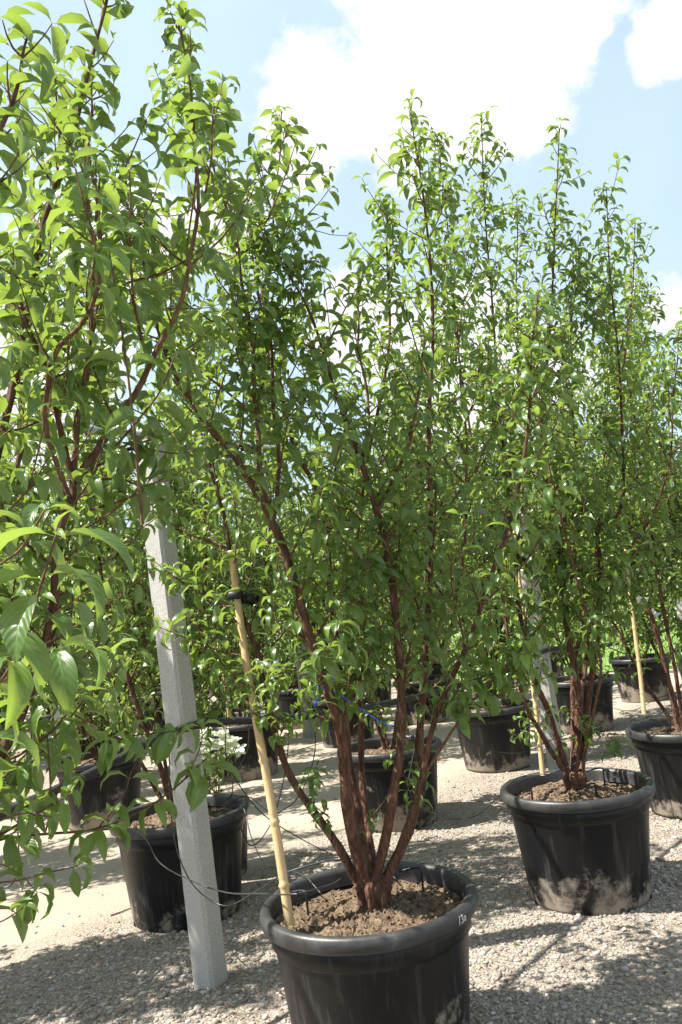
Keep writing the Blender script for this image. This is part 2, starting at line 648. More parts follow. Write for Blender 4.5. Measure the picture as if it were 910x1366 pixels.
def build_ground():
    # fine grid near, coarse skirt to the horizon, one sheet
    def axis(lo, hi, step, far):
        a = list(np.arange(lo, hi + 1e-6, step))
        g, v, w = step, hi, lo
        while v < far:
            g *= 1.5
            v += g
            a.append(min(v, far))
        g = step
        while w > -far:
            g *= 1.5
            w -= g
            a.insert(0, max(w, -far))
        return np.array(sorted(set(np.round(a, 4))))
    xs, ys = axis(-4, 5, .045, 900), axis(1, 10, .045, 900)
    X, Y = np.meshgrid(xs, ys)
    Z = ground_z(X, Y)
    fade = np.clip((30 - np.hypot(X, Y)) / 10, 0, 1)
    Z = Z * fade
    V = np.stack([X, Y, Z], -1).reshape(-1, 3)
    nx, ny = len(xs), len(ys)
    i = np.arange(ny - 1)[:, None] * nx + np.arange(nx - 1)[None, :]
    F = np.stack([i, i + 1, i + nx + 1, i + nx], -1).reshape(-1, 4)
    g = obj('ground', mesh_np('ground', V, F, 'gravel_ground'))
    tag(g, 'pale gravel and sandy ground of the plant nursery', 'ground', kind='structure')
    return g


ground = build_ground()


def ico():
    t = (1 + 5 ** .5) / 2
    v = np.array([(-1, t, 0), (1, t, 0), (-1, -t, 0), (1, -t, 0), (0, -1, t), (0, 1, t), (0, -1, -t), (0, 1, -t), (t, 0, -1), (t, 0, 1), (-t, 0, -1), (-t, 0, 1)], float)
    v /= np.linalg.norm(v[0])
    f = np.array([(0, 11, 5), (0, 5, 1), (0, 1, 7), (0, 7, 10), (0, 10, 11), (1, 5, 9), (5, 11, 4), (11, 10, 2), (10, 7, 6), (7, 1, 8), (3, 9, 4), (3, 4, 2), (3, 2, 6), (3, 6, 8), (3, 8, 9), (4, 9, 5), (2, 4, 11), (6, 2, 10), (8, 6, 7), (9, 8, 1)])
    return v, f


def rocks(points, sizes, seed):
    r = np.random.default_rng(seed)
    v, f = ico()
    n = len(points)
    S = sizes[:, None] * np.stack([r.uniform(.7, 1.35, n), r.uniform(.6, 1.1, n), r.uniform(.4, .8, n)], -1)
    jit = r.uniform(.75, 1.2, (n, 12, 1))
    V = v[None] * jit * S[:, None, :]
    a = r.uniform(0, 6.28, n)
    c, s = np.cos(a), np.sin(a)
    x = V[..., 0] * c[:, None] - V[..., 1] * s[:, None]
    y = V[..., 0] * s[:, None] + V[..., 1] * c[:, None]
    V = np.stack([x, y, V[..., 2]], -1) + points[:, None, :]
    F = f[None] + (np.arange(n) * 12)[:, None, None]
    return V.reshape(-1, 3), F.reshape(-1, 3)


def build_gravel():
    pts = []
    # candidate points by pixel density on the ground in and just around the view
    n = 90000
    Y = 2.6 + 6.0 * rng.random(n) ** 1.9
    X = (rng.random(n) * 2 - 1) * (.56 * Y + .25)
    P = np.stack([X, Y, np.zeros(n)], -1)
    d = (P - P1) @ E2
    dn = d + .7 * vnoise(X, Y, 9)
    sand = np.clip((dn - 1.6) / .35, 0, 1) * np.clip((5.8 - dn) / .6, 0, 1)
    clump = .62 + .5 * vnoise(X * 1.7, Y * 1.7, 21)
    keep = rng.random(n) < (1 - .955 * sand) * np.clip(clump, .12, 1) * .72
    P = P[keep]
    Z = ground_z(P[:, 0], P[:, 1])
    size = .0042 + .0055 * rng.random(len(P)) ** 1.6 + .011 * rng.random(len(P)) ** 8
    P[:, 2] = Z + size * .18
    V, F = rocks(P, size, 3)
    o = obj('gravel', mesh_np('gravel', V, F, 'stone', smooth=False))
    tag(o, 'loose pale grey and beige gravel strewn round the pots', 'gravel', kind='stuff')
    # the larger stones, one by one, as pieces of the ground
    protos = []
    for k in range(6):
        r = np.random.default_rng(40 + k)
        a = []
        prof = [(.001, -.5), (.62, -.42), (.98, -.05), (.9, .22), (.55, .46), (.001, .52)]
        Vp, Fp = lathe(prof, 6)
        Vp = Vp * np.array([1, r.uniform(.6, .9), r.uniform(.7, 1.0)]) * r.uniform(.82, 1.12, (len(Vp), 1))
        protos.append(mesh_np('stone', Vp, Fp, 'stone'))
    n = 0
    spots = [(455 / 910 * 277 + 0, 1341), (90, 1344), (63, 1348), (125, 1340), (190, 1297), (202, 1293), (232, 1324), (272, 1326), (612, 1222), (742, 1279), (640, 1362),
             (668, 1268), (700, 1292), (815, 1275), (806, 1305), (884, 1290), (845, 1300), (760, 1330), (655, 1196), (676, 1180), (245, 1240), (209, 1362), (590, 1122)]
    rr = random.Random(12)
    for k in range(70):
        spots.append((rr.uniform(0, 910), rr.uniform(1225, 1364)))
    for (x, y) in spots:
        dr = ray(x, y)
        t = -CAM_H / dr[2]
        p = CPOS + dr * t
        if min(np.hypot(*(p[:2] - pos(s, 0)[:2])) for s in (0, 1.56)) < .33:
            continue
        s = rr.uniform(.010, .020)
        o = obj('stone', protos[n % 6], ground, (p[0], p[1], ground_z(p[0], p[1]) + s * .12))
        o.scale = (s, s * rr.uniform(.8, 1.1), s * rr.uniform(.7, 1.0))
        o.rotation_euler = (rr.uniform(-.2, .2), rr.uniform(-.2, .2), rr.uniform(0, 6.28))
        n += 1


build_gravel()


def build_lawn():
    # strip of mown grass across the end of the rows
    o0 = pos(10.5, 0)
    c = [o0 + E1 * 0 + E2 * a for a in (-40, 40)]
    n = 40
    a = np.linspace(-45, 45, 91)
    edge = np.array([o0 + E1 * (.25 * math.sin(q * .9) + .12 * math.sin(q * 2.3)) + E2 * q for q in a])
    far = np.array([o0 + E1 * 60 + E2 * q for q in a])
    V = np.concatenate([edge, edge * .6 + far * .4, far])
    V[:, 2] = .012
    V[:91, 2] = .004
    i = np.arange(90)
    F = np.concatenate([np.stack([i + 91 * r, i + 1 + 91 * r, i + 92 + 91 * r, i + 91 + 91 * r], -1) for r in range(2)])[:, ::-1]
    lawn = obj('lawn', mesh_np('lawn', V, F, 'lawn'))
    tag(lawn, 'bright mown lawn beyond the ends of the rows', 'lawn', kind='structure')
    # blades
    n = 26000
    q = rng.uniform(-4.5, 9.0, n)
    t = 12 * rng.random(n) ** 1.7
    P = o0 + E1 * t[:, None] + E2 * q[:, None] + E1 * .15
    h = rng.uniform(.03, .075, n) * (1 + t * .06)
    w = .004 * (1 + t * .25)
    az = rng.uniform(0, 6.28, n)
    dx = np.stack([np.cos(az), np.sin(az), 0 * az], -1)
    lean = np.stack([rng.normal(0, .3, n), rng.normal(0, .3, n), np.ones(n)], -1)
    A = P - dx * w[:, None]
    B = P + dx * w[:, None]
    C = P + lean * h[:, None]
    V = np.stack([A, B, C], 1).reshape(-1, 3)
    V[:, 2] += .006
    F = np.arange(3 * n).reshape(-1, 3)
    uv = np.tile(np.array([(0, 0), (0, 1), (1, .5)]), (n, 1))
    g = obj('grass', mesh_np('grass', V, F, 'grass', uv))
    tag(g, 'short green grass blades of the lawn behind the rows', 'grass', kind='stuff')


build_lawn()

# ------------------------------------------------------------------ leaves
def leaf_template(ts, strips, bend, fold, side, wid, wave, seed):
    r = np.random.default_rng(seed)
    ts = np.array(ts)

    def width(t):
        u = np.clip((t - .10) / .90, 0, 1)
        return np.where(t < .10, .008, np.maximum(.007, wid * (np.sin(np.pi * u ** .82) ** .9) * (1 - .30 * u ** 2.4)))
    n = len(ts)
    W = width(ts)
    W[-1] = .001
    # spine
    P = np.zeros((n, 3))
    ang = -bend * np.clip(ts - .06, 0, 1) ** .9 + .12
    yaw = side * ts ** 2
    for k in range(1, n):
        ds = ts[k] - ts[k - 1]
        a = (ang[k] + ang[k - 1]) / 2
        y = (yaw[k] + yaw[k - 1]) / 2
        P[k] = P[k - 1] + ds * np.array([math.cos(a) * math.cos(y), math.cos(a) * math.sin(y), math.sin(a)])
    V, UV = [], []
    cols = np.linspace(-1, 1, strips + 1)
    for k in range(n):
        a = ang[k]
        nrm = np.array([-math.sin(a), 0, math.cos(a)])
        f = fold * (1 - .35 * ts[k])
        for c in cols:
            lift = abs(c) * W[k] * math.sin(f) - (c * c) * W[k] * .30 * math.sin(f)
            wv = wave * W[k] * math.sin(ts[k] * 16 + seed + (1.5 if c > 0 else 0)) * abs(c)
            V.append(P[k] + np.array([0, 1, 0]) * c * W[k] * math.cos(f) + nrm * (lift + wv))
            UV.append((ts[k], .5 + .5 * c * W[k] / wid))
    V, UV = np.array(V), np.array(UV)
    m_ = strips + 1
    i = (np.arange(n - 1)[:, None] * m_ + np.arange(strips)[None, :])
    F = np.stack([i, i + m_, i + m_ + 1, i + 1], -1).reshape(-1, 4)
    F = np.concatenate([F[:, [0, 1, 2]], F[:, [0, 2, 3]]])
    return V, F, UV


LPAR = [(1.70, .70, .15, .215, .07), (2.20, .85, -.18, .205, .10), (1.30, .60, .12, .22, .05), (2.6, .78, .25, .21, .08),
        (1.95, 1.0, -.15, .215, .12), (2.35, .65, .08, .20, .06), (1.75, .82, .30, .195, .09), (2.9, .9, -.25, .215, .10)]
HI = [leaf_template((0, .1, .2, .34, .5, .68, .86, 1), 4, b, f, s, w, wv, 3 + k) for k, (b, f, s, w, wv) in enumerate(LPAR)]
LO = [leaf_template((0, .12, .3, .52, .78, 1), 2, b, f, s, w, wv, 3 + k) for k, (b, f, s, w, wv) in enumerate(LPAR)]
HI_MESH = [mesh_np('leaf', V, F, 'leaf', UV) for V, F, UV in HI]


class Plant:
    """skeleton and leaves of one multi-stemmed shrub, in world or local coordinates"""

    def __init__(self, seed, leaf=.078, dens=1.0, gap=.062):
        self.r = np.random.default_rng(seed)
        self.stems = []        # per stem: (pts, rad)
        self.twigs = []        # per stem: list of (pts, rad)
        self.lp, self.ld, self.lu, self.ls = [], [], [], []
        self.leaf, self.dens, self.gap = leaf, dens, gap
        self.tip, self.tipx = .86, 2.0
        self.fixed = {}

    def add_leaf(self, p, d, size):
        self.lp.append(p)
        self.ld.append(d)
        self.ls.append(size)

    def leafy(self, pts, start, tip=True, scale=1.0, gap=None):
        """opposite pairs of leaves along a twig"""
        r = self.r
        seg = np.linalg.norm(np.diff(pts, axis=0), axis=1)
        cum = np.concatenate([[0], np.cumsum(seg)])
        L = cum[-1]
        s = start
        k = r.integers(0, 2)
        g = gap or self.gap
        ph = r.uniform(0, 6.28)
        while s < L:
            p = np.array([np.interp(s, cum, pts[:, i]) for i in range(3)])
            i = min(np.searchsorted(cum, s), len(pts) - 1)
            T = pts[i] - pts[max(i - 1, 0)]
            T = T / (np.linalg.norm(T) + 1e-9)
            self.pair(p, T, ph + k * 1.571, (.78 + .3 * r.random()) * scale * (1.0 if s < L * .8 else .85))
            s += g * r.uniform(.7, 1.35)
            k += 1
        if tip:
            T = pts[-1] - pts[-2]
            T = T / (np.linalg.norm(T) + 1e-9)
            self.pair(pts[-1], T, ph + k * 1.571, .72 * scale * r.uniform(.7, 1.1), .6)

    def pair(self, p, T, ph, sc, fwd=.35):
        r = self.r
        a = np.cross(T, (0, 0, 1.0))
        if np.linalg.norm(a) < .15:
            a = np.array([1.0, 0, 0])
        a /= np.linalg.norm(a)
        b = np.cross(T, a)
        for sg in (-1, 1):
            if r.random() < .07:
                continue
            d = sg * (a * math.cos(ph) + b * math.sin(ph)) + T * fwd + np.array([0, 0, .08]) + r.normal(0, .18, 3)
            d /= np.linalg.norm(d)
            self.add_leaf(p, d, self.leaf * sc * r.uniform(.85, 1.12))

    def twig(self, p, d, L, rad, up=.5, wob=.12, lvl=1, bucket=None, lscale=1.0, n=None):
        r = self.r
        n = n or max(4, int(L / .06) + 2)
        pts = [p]
        d = d / np.linalg.norm(d)
        st = L / (n - 1)
        for k in range(n - 1):
            d = d + np.array([0, 0, up * st / L * 1.2]) + r.normal(0, wob, 3) * .5
            d /= np.linalg.norm(d)
            pts.append(pts[-1] + d * st)
        pts = np.array(pts)
        bucket.append((pts, np.linspace(rad, max(.0011, rad * .4), n)))
        return pts

    def clothe(self, pts, rad, z0, blen, step, bucket, low=True):
        """side branches and leaves along one stem"""
        r = self.r
        seg = np.linalg.norm(np.diff(pts, axis=0), axis=1)
        cum = np.concatenate([[0], np.cumsum(seg)])
        L = cum[-1]
        s = r.uniform(.1, .3)
        k = 0
        while s < L:
            p = np.array([np.interp(s, cum, pts[:, i]) for i in range(3)])
            i = min(max(np.searchsorted(cum, s), 1), len(pts) - 1)
            T = pts[i] - pts[i - 1]
            T /= np.linalg.norm(T) + 1e-9
            f = s / L
            ph = r.uniform(0, 6.28) if k % 2 == 0 else ph + 1.571
            a = np.cross(T, (0, 0, 1.0) if abs(T[2]) < .95 else (1.0, 0, 0))
            a /= np.linalg.norm(a)
            b = np.cross(T, a)
            zrel = p[2] - z0
            if zrel < 0:
                if low and r.random() < .28:
                    d = a * math.cos(ph) + b * math.sin(ph) + T * .3 + np.array([0, 0, .3])
                    tw = self.twig(p, d, r.uniform(.05, .16), .0018, .3, .15, 2, bucket)
                    self.leafy(tw, .02, True, .72, .045)
                s += step * r.uniform(.8, 1.5)
                k += 1
                continue
            env = min(1, zrel / .35 + .45) * (1 - self.tip * f ** self.tipx)
            for sg in (-1, 1):
                if r.random() > .86 * self.dens:
                    continue
                bl = blen * env * r.uniform(.35, 1.3)
                if bl < .06:
                    bl = r.uniform(.05, .09)
                d = sg * (a * math.cos(ph) + b * math.sin(ph)) * .8 + T * r.uniform(.35, .8)
                tw = self.twig(p, d, bl, .0022 + .0042 * bl, .55, .16, 1, bucket)
                self.leafy(tw, min(.05, bl * .3), True)
                # sub twigs
                ns = int(bl / .10)
                for q in range(ns):
                    if r.random() > .78:
                        continue
                    ii = r.integers(1, len(tw) - 1)
                    d2 = (tw[ii] - tw[ii - 1])
                    d2 /= np.linalg.norm(d2)
                    d2 = d2 * .6 + r.normal(0, .6, 3) + np.array([0, 0, .25])
                    t2 = self.twig(tw[ii], d2, r.uniform(.07, .20), .0018, .4, .15, 2, bucket)
                    self.leafy(t2, .025, True, .92)
            s += step * r.uniform(.75, 1.3) * (1 - .35 * f)
            k += 1
        # leafy leader
        top = pts[cum > L - max(.35, .16 * L)]
        if len(top) > 2:
            self.leafy(top, .0, True, .95, .055)

    def stem(self, ctrl, r0, r1=.0022, z0=1.0, blen=.42, step=.12, low=True, clothe=True):
        r = self.r
        C = np.asarray(ctrl, float)
        Ltot = np.linalg.norm(np.diff(C, axis=0), axis=1).sum()
        n = max(10, int(Ltot / .045))
        pts = spline(C, n)
        f = np.linspace(0, 1, n)
        wob = np.stack([np.sin(f * 31 + r.uniform(0, 6)), np.cos(f * 27 + r.uniform(0, 6)), 0 * f], -1) * .0035
        pts = pts + wob * np.minimum(1, f * 6)[:, None]
        rad = r1 + (r0 * .84 - r1) * (1 - f) ** .95
        rad = rad * (1 + .07 * np.sin(f * Ltot * 43 + r.uniform(0, 6)) + r.normal(0, .035, n))
        bucket = []
        if clothe:
            self.clothe(pts, rad, z0, blen, step, bucket, low)
        self.stems.append((pts, rad))
        self.twigs.append(bucket)
        return pts

    def leaf_arrays(self):
        r = self.r
        P = np.array(self.lp)
        X = np.array(self.ld)
        S = np.array(self.ls)
        n = len(P)
        Y = np.cross(np.array([0, 0, 1.0]), X)
        nn = np.linalg.norm(Y, axis=1)
        bad = nn < .2
        Y[bad] = r.normal(0, 1, (bad.sum(), 3))
        Y -= X * (Y * X).sum(1)[:, None]
        Y /= np.linalg.norm(Y, axis=1)[:, None] + 1e-9
        Z = np.cross(X, Y)
        a = r.normal(0, .38, n)
        c, s = np.cos(a)[:, None], np.sin(a)[:, None]
        Y, Z = Y * c + Z * s, Z * c - Y * s
        T = r.integers(0, 8, n)
        for i, k in self.fixed.items():
            T[i] = k
        return dict(P=P, M=np.stack([X, Y, Z], 1) * S[:, None, None], S=S, T=T)


def leaf_mesh_arrays(A, idx, templates):
    Vs, Fs, Us, off = [], [], [], 0
    for k, (V, F, UV) in enumerate(templates):
        sel = idx[A['T'][idx] == k]
        if len(sel) == 0:
            continue
        W = np.einsum('vi,nij->nvj', V, A['M'][sel]) + A['P'][sel][:, None, :]
        Vs.append(W.reshape(-1, 3))
        Fs.append((F[None] + (np.arange(len(sel)) * len(V))[:, None, None]).reshape(-1, 3) + off)
        Us.append(np.tile(UV, (len(sel), 1)))
        off += len(sel) * len(V)
    return np.concatenate(Vs), np.concatenate(Fs), np.concatenate(Us)


# ------------------------------------------------------------------ pots
POT_R, POT_H = .350, .50
SOIL_Z = POT_H - .055


def pot_profile_meshes(seed=0):
    seg = 72
    outer = [(.01, .012), (.235, .010), (.258, .0), (.266, .004), (.270, .02), (.290, .20), (.311, .385), (.313, .392), (.322, .398), (.326, .46)]
    inner = [(.318, .462), (.312, .40), (.296, .30)]
    V, F = lathe(outer + inner, seg)
    # faint vertical flutes on the tapering wall
    a = np.arctan2(V[:, 1], V[:, 0])
    w = np.clip((V[:, 2] - .03) / .05, 0, 1) * np.clip((.37 - V[:, 2]) / .06, 0, 1)
    k = 1 + .010 * w * np.sign(np.sin(a * 9)) * np.abs(np.sin(a * 9)) ** .4
    V[:, 0] *= k
    V[:, 1] *= k
    body = mesh_np('pot', V, F, 'black_plastic')
    lip = [(.320, .455), (.336, .449), (.346, .452), (.3505, .462), (.352, .478), (.349, .492), (.342, .499), (.330, .500), (.318, .496), (.314, .485), (.313, .46), (.310, .44)]
    V, F = lathe(lip, 96)
    rim = mesh_np('rim', V, F, 'rim_plastic')
    return body, rim


POT_BODY, POT_RIM = pot_profile_meshes()


def soil_mesh(seed):
    r = np.random.default_rng(seed)
    V, F = [], []
    rings, seg = 22, 72
    V.append((0, 0, 0))
    for i in range(1, rings + 1):
        for j in range(seg):
            a = 2 * math.pi * j / seg
            q = .312 * i / rings
            V.append((q * math.cos(a), q * math.sin(a), 0))
    V = np.array(V, float)
    rr = np.hypot(V[:, 0], V[:, 1])
    V[:, 2] = SOIL_Z +   .028 * np.exp(-(rr / .13) ** 2) + .016 * vnoise(V[:, 0] * 9 + seed, V[:, 1] * 9, seed) + r.normal(0, .0065, len(V)) - .012 * (rr / .31) ** 4
    T = []
    for j in range(seg):
        T.append((0, 1 + j, 1 + (j + 1) % seg))
    for i in range(rings - 1):
        for j in range(seg):
            a, b = 1 + i * seg + j, 1 + i * seg + (j + 1) % seg
            T += [(a, a + seg, b + seg), (a, b + seg, b)]
    return mesh_np('soil', V, np.array(T), 'soil')


def chips_mesh(seed, n):
    r = np.random.default_rng(seed)
    a = r.uniform(0, 6.28, n)
    q = .305 * np.sqrt(r.random(n))
    P = np.stack([q * np.cos(a), q * np.sin(a), SOIL_Z + .028 * np.exp(-(q / .13) ** 2) + .014 * vnoise(q * np.cos(a) * 9 + seed, q * np.sin(a) * 9, seed) - .012 * (q / .31) ** 4 + .003], -1)
    V, F = rocks(P, .0035 + .006 * r.random(n) ** 2.5, seed)
    return mesh_np('soil_crumbs', V, F, 'soil', smooth=False)


SOILS = [soil_mesh(k) for k in range(4)]
CHIPS = [chips_mesh(k, 800) for k in range(4)]
DRAIN = None


def drain_mesh():
    V, F = [], []
    bm = bmesh.new()
    bmesh.ops.create_cube(bm, size=1)
    for v in bm.verts:
        v.co.x *= .006
        v.co.y *= .018
        v.co.z *= .016
    me = bpy.data.meshes.new('drain_hole')
    bm.to_mesh(me)
    bm.free()
    me.materials.append(MATS['rubber'])
    return me


DRAIN = drain_mesh()


def make_pot(root, k, detail=True, holes=True):
    p = obj('pot', POT_BODY, root)
    p.rotation_euler = (0, 0, k * 1.3)
    r = obj('rim', POT_RIM, p)
    s = obj('soil', SOILS[k % 4], root)
    s.rotation_euler = (0, 0, k * .7)
    if detail:
        c = obj('soil_crumbs', CHIPS[k % 4], s)
        c['kind'] = 'stuff'
    if holes:
        for q in range(8):
            a = q * math.pi / 4
            h = obj('drain_hole', DRAIN, p, (.270 * math.cos(a), .270 * math.sin(a), .014))
            h.rotation_euler = (0, 0, a)
    return p


# ------------------------------------------------------------------ the dogwoods
PLANTS = []     # dicts: name, root position, Plant, meta


def base_ctrl(x, y, Y):
    return at(x, y, Y)


def traced(pl, Y0, px, r0, **kw):
    C = [at(x, y, Y0 + o) for (x, y, o) in px]
    return pl.stem(C, r0, **kw)


def random_shrub(seed, height=3.3, n=6, spread=.55, leaf=.078, dens=1.0, z0=.75, blen=.42, step=.13, gap=.062):
    """local coordinates, base at soil level of a pot standing at the origin"""
    pl = Plant(seed, leaf, dens, gap)
    r = pl.r
    for k in range(n):
        a = 2 * math.pi * k / n + r.uniform(-.35, .35)
        h = height * r.uniform(.74, 1.03)
        sp = spread * r.uniform(.5, 1.15)
        d = np.array([math.cos(a), math.sin(a), 0])
        C = [d * .02 + np.array([0, 0, SOIL_Z - .01]), d * sp * .28 + np.array([0, 0, .80]) + r.normal(0, .02, 3)]
        for f in (.45, .7, 1.0):
            C.append(d * sp * (.3 + .7 * f ** .8) + np.array([0, 0, .5 + (h - .5) * f]) + r.normal(0, .045, 3))
        pl.stem(C, r.uniform(.013, .021), z0=z0, blen=blen, step=step)
        # a fork
        st = pl.stems[-1][0]
        i = int(len(st) * r.uniform(.3, .5))
        d2 = np.array([math.cos(a + r.uniform(-1.3, 1.3)), math.sin(a + r.uniform(-1.3, 1.3)), 0])
        L = h - st[i][2]
        pl.stem([st[i], st[i] + d2 * .12 + np.array([0, 0, .28 * L]), st[i] + d2 * .22 + np.array([0, 0, .6 * L]), st[i] + d2 * .26 + np.array([0, 0, .92 * L * r.uniform(.7, 1)])], .010, z0=z0, blen=blen * .85, step=step)
    return pl


def plant_one():
    pl = Plant(101, .092, 1.05, .052)
    Y = 2.80
    kw = dict(z0=1.0, blen=.52, step=.132)
    traced(pl, Y, [(478, 1178, 0), (445, 1120, 0), (385, 1030, -.02), (362, 960, -.02), (345, 880, 0), (318, 800, .05), (298, 690, .1), (275, 600, .15), (245, 480, .2), (220, 340, .25)], .018, **kw)
    s2 = [(488, 1178, -.01), (468, 1100, -.06), (458, 1000, -.10), (440, 930, -.15), (405, 820, -.2), (365, 700, -.25), (318, 615, -.3)]
    traced(pl, Y, s2 + [(270, 560, -.32), (215, 450, -.35), (180, 300, -.4), (165, 215, -.4)], .027, **kw)
    traced(pl, Y, [(358, 685, -.25), (345, 600, -.22), (338, 480, -.2), (315, 330, -.2), (280, 200, -.2), (262, 110, -.2)], .011, **kw)
    traced(pl, Y, [(363, 700, -.25), (372, 640, -.2), (366, 540, -.15), (358, 400, -.1), (368, 260, -.05), (377, 148, 0)], .010, z0=.98, blen=.46, step=.16)
    traced(pl, Y, [(492, 1178, .03), (478, 1090, .07), (462, 980, .12), (448, 850, .16), (430, 680, .2), (392, 590, .25), (362, 470, .3), (335, 330, .3), (330, 250, .3)], .021, **kw)
    traced(pl, Y, [(500, 1178, -.02), (520, 1090, -.05), (533, 1000, -.07), (535, 890, -.1), (518, 750, -.15), (500, 670, -.15), (460, 560, -.17), (438, 490, -.18), (402, 395, -.2), (350, 310, -.2)], .021, **kw)
    traced(pl, Y, [(503, 680, -.15), (540, 608, -.18), (553, 555, -.2), (562, 500, -.2), (566, 440, -.2)], .008, z0=.98, blen=.22, step=.13)
    traced(pl, Y, [(500, 672, -.15), (484, 610, -.12), (494, 560, -.05), (480, 470, 0), (478, 400, .05), (486, 350, .05)], .008, z0=.98, blen=.18, step=.16)
    traced(pl, Y, [(512, 1178, .02), (548, 1100, .06), (560, 1000, .1), (565, 900, .14), (575, 780, .15), (572, 600, .2), (577, 450, .2), (568, 280, .2), (545, 148, .2)], .021, z0=.98, blen=.46, step=.150)
    traced(pl, Y, [(516, 1172, -.03), (552, 1080, -.05), (578, 970, -.1), (630, 840, -.2), (672, 720, -.25), (700, 610, -.3), (708, 500, -.3), (714, 415, -.3)], .014, z0=.98, blen=.46, step=.150)
    traced(pl, Y, [(562, 1040, -.05), (600, 980, -.12), (640, 925, -.2), (680, 885, -.24), (700, 860, -.25)], .007, z0=.6, blen=.16, step=.12)
    traced(pl, Y, [(500, 1175, .08), (485, 1050, .16), (478, 900, .22), (470, 780, .35), (490, 620, .45), (520, 450, .5), (515, 330, .5), (520, 270, .5)], .016, **kw)
    traced(pl, Y, [(565, 900, .14), (600, 840, .25), (618, 740, .35), (622, 600, .4), (610, 450, .45), (600, 330, .45)], .010, z0=.98, blen=.46, step=.16)
    # small shoots round the base
    for (x, y, o) in ((400, 900, -.05), (372, 905, -.02), (430, 905, -.2), (440, 1090, -.05), (415, 1050, -.02), (372, 985, -.05), (545, 1040, -.05), (470, 915, -.22), (600, 950, -.1), (350, 960, -.05), (620, 935, -.15), (505, 960, 0)):
        p = at(x, y, Y + o)
        for q in range(3):
            b = pl.twigs[0]
            tw = pl.twig(p, pl.r.normal(0, 1, 3) + np.array([0, 0, .3]), pl.r.uniform(.06, .13), .0018, .3, .15, 2, b)
            pl.leafy(tw, .02, True, .75, .04)
    return pl


def plant_two():
    pl = Plant(202, .092, 1.05, .054)
    Y = 4.0
    kw = dict(z0=.98, blen=.52, step=.150)
    traced(pl, Y, [(766, 1030, 0), (772, 940, 0), (760, 860, -.05), (748, 750, -.08), (735, 680, -.1), (722, 600, -.12), (730, 480, -.12), (740, 330, -.1), (745, 172, -.1)], .023, z0=.95, blen=.46, step=.150)
    traced(pl, Y, [(775, 1030, .03), (786, 930, .0), (796, 850, -.05), (801, 760, -.1), (797, 705, -.12), (825, 685, -.14), (832, 620, -.15), (826, 500, -.15), (815, 370, -.1), (808, 255, -.1)], .020, z0=.95, blen=.46, step=.150)
    traced(pl, Y, [(797, 707, -.12), (778, 685, -.1), (768, 600, -.05), (762, 450, 0), (775, 330, 0)], .009, **kw)
    traced(pl, Y, [(757, 1030, 0), (735, 960, -.05), (712, 900, -.1), (690, 800, -.15), (690, 700, -.2), (668, 560, -.2), (652, 350, -.15), (641, 158, -.15)], .019, z0=.95, blen=.46, step=.150)
    traced(pl, Y, [(752, 1028, -.05), (722, 980, -.1), (700, 935, -.16), (680, 860, -.2), (665, 760, -.2), (640, 640, -.2), (612, 480, -.2), (600, 330, -.15), (582, 180, -.1)], .014, z0=.95, blen=.40, step=.125)
    traced(pl, Y, [(782, 880, -.05), (806, 790, -.15), (835, 740, -.2), (868, 690, -.25), (890, 630, -.3), (900, 520, -.3), (905, 440, -.3)], .012, **kw)
    traced(pl, Y, [(772, 1028, .06), (776, 930, .15), (790, 800, .25), (804, 640, .35), (838, 440, .4), (848, 295, .4)], .018, **kw)
    traced(pl, Y, [(764, 1028, .08), (765, 900, .2), (775, 760, .35), (700, 560, .5), (690, 400, .5), (690, 265, .5)], .015, **kw)
    traced(pl, Y, [(775, 1025, -.05), (790, 960, -.1), (800, 880, -.2), (760, 740, -.35), (720, 560, -.4), (712, 470, -.42), (716, 400, -.42)], .010, **kw)
    for (x, y, o) in ((820, 1010, -.1), (700, 985, -.15), (790, 985, -.1), (745, 990, .0), (725, 960, -.1), (800, 890, -.1), (700, 880, -.2), (780, 960, -.1), (660, 900, -.2)):
        p = at(x, y, Y + o)
        for q in range(3):
            tw = pl.twig(p, pl.r.normal(0, 1, 3) + np.array([0, 0, .4]), pl.r.uniform(.06, .14), .0018, .3, .15, 2, pl.twigs[0])
            pl.leafy(tw, .02, True, .8, .04)
    return pl


